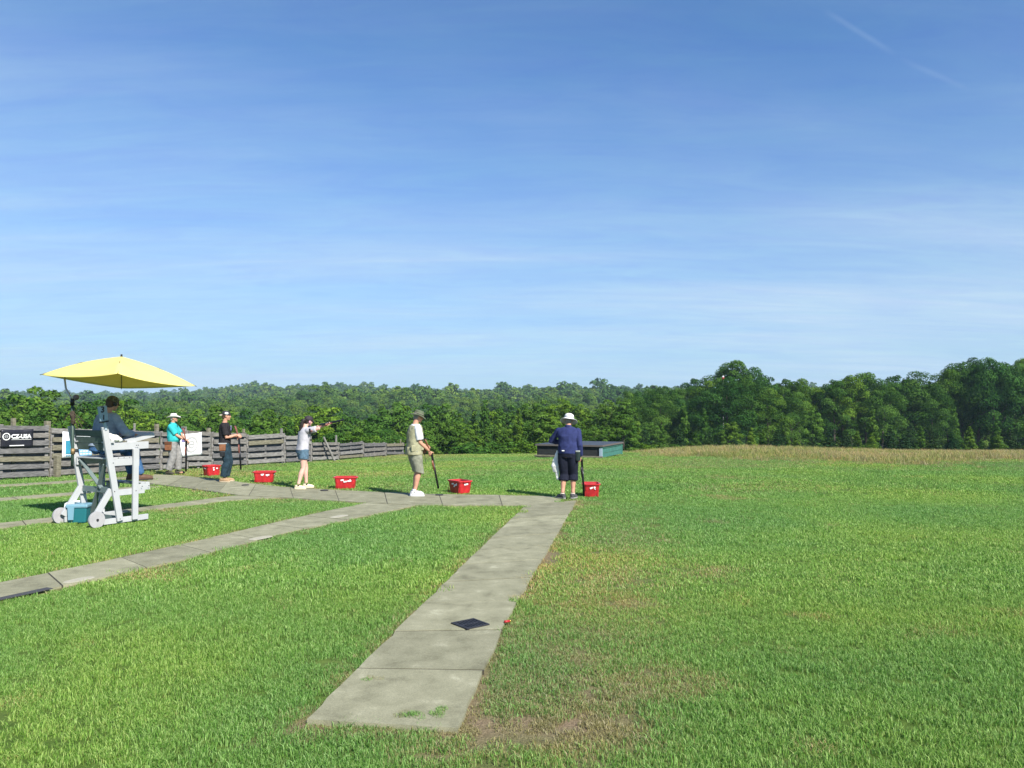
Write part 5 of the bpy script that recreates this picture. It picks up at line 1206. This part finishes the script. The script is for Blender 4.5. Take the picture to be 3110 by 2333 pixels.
# -- seated scorer (local +x forward)
ps = Person('seated scorer in grey-blue jacket, jeans and camouflage cap writing on the high chair', cw((.34, CW*.48, .33)), hc, .98, lean=.13, belly=.03, broad=1.08, skin=SKIN)
ps.dz = 0
for q, y in (('L', 1), ('R', -1)):
    ps.J['hip'+q] = Vector((.0, y*.10, .89)); ps.J['kn'+q] = Vector((.49, y*.14, .89)); ps.J['an'+q] = Vector((.65, y*.12, .40))
ps.arms(L=(.46, .10, 1.12), Rr=(.46, -.20, 1.10), poleL=(-.3, .7, -.6), poleR=(-.3, -.7, -.6), handL={'d': (.9, -.2, -.1), 'n': (0, -.3, -.9), 'curl': .5}, handR={'d': (.9, .2, -.15), 'n': (0, .3, -.9), 'curl': .5})
ps.headM(R(4), R(16)); ps.J['head'] += Vector((.04, 0, -.02)); ps.body()
JK = wrinkly('grey_blue_jacket', (.25, .30, .38), .2)
m = MB(); ps.torso(m, .030, .92, 1.48); [ps.arm(m, q, .028, .90) for q in 'LR']; m.melt('jacket', JK, ps.root, .011, 3, .009, 8, seed=15)
m = MB(); ps.torso(m, .012, .84, 1.0)
for q, y in (('L', 1), ('R', -1)):
    h_, k_, a_ = ps.J['hip'+q], ps.J['kn'+q], ps.J['an'+q]; m.tube([h_+Vector((-.04, 0, 0)), h_.lerp(k_, .5), k_, k_+Vector((.03, 0, -.05)), k_.lerp(a_, .55), a_+Vector((0, 0, .03))], [.110, .098, .082, .080, .072, .068], 16)
m.melt('jeans', wrinkly('blue_jeans', (.055, .13, .27), .35), ps.root, .012, 3, .007, 10, seed=16)
ps.shoes(mat('brown_shoe', (.12, .065, .04), .6, .2, 10), mat('dark_sole', (.04, .03, .025), .8), (R(5), R(-12)), 1.1)
ps.hair(mat('brown_hair', (.06, .035, .02), .7)); ps.cap(mat('camouflage', (.15, .145, .075), .85, 0, 26, col2=(.02, .02, .012)), mat('camo_brim', (.18, .16, .09), .85, 0, 30, col2=(.03, .025, .015)))
MB().ell(ps.hp((-.01, -.088, -.004)), (.034, .018, .036), ps.HM).build('ear_muff', mat('dark_muff', (.025, .03, .028), .4), ps.root, True)

# small red and white marker on a mast in the right-hand wood
mk = at(2196, 1147, 98); mr = empty('marker_mast', (mk.x, mk.y, Tz(mk.x, mk.y)), label='thin mast with small red and white marker beside the tallest tree', cat='mast'); hz = mk.z-mr.location.z
MB().tube([(0, 0, 0), (0, 0, hz)], .03, 8).build('mast', mat('pale_mast', (.5, .5, .5), .6), mr); MB().tube([(0, 0, hz-.3), (0, 0, hz+.05)], .15, 12).build('red_band', RED, mr); MB().tube([(0, 0, hz+.05), (0, 0, hz+.22)], .12, 12).build('white_band', WHT, mr)

# ---------------------------------------------------------------- haze
if HAZE:
    hm = bpy.data.materials.new('haze'); hm.use_nodes = True; hm.node_tree.nodes.clear(); n, L = NT(hm.node_tree)
    o_ = n('ShaderNodeOutputMaterial'); pv = n('ShaderNodeVolumePrincipled'); pv.inputs['Color'].default_value = (.60, .79, 1, 1); pv.inputs['Density'].default_value = HAZE; L(pv.outputs[0], o_.inputs['Volume'])
    zt_ = float(zs.max())+28; zb_ = float(zs.min())-1
    hb = MB().box((0, 1270, (zt_+zb_)/2), (5300, 2720, zt_-zb_)).build('haze', hm); tag(hb, 'thin blue summer haze over the valley', 'haze', kind='stuff')
print('grass', len(X), 'forest', len(FX), 'trees', len(placed), 'objects', len(bpy.data.objects))
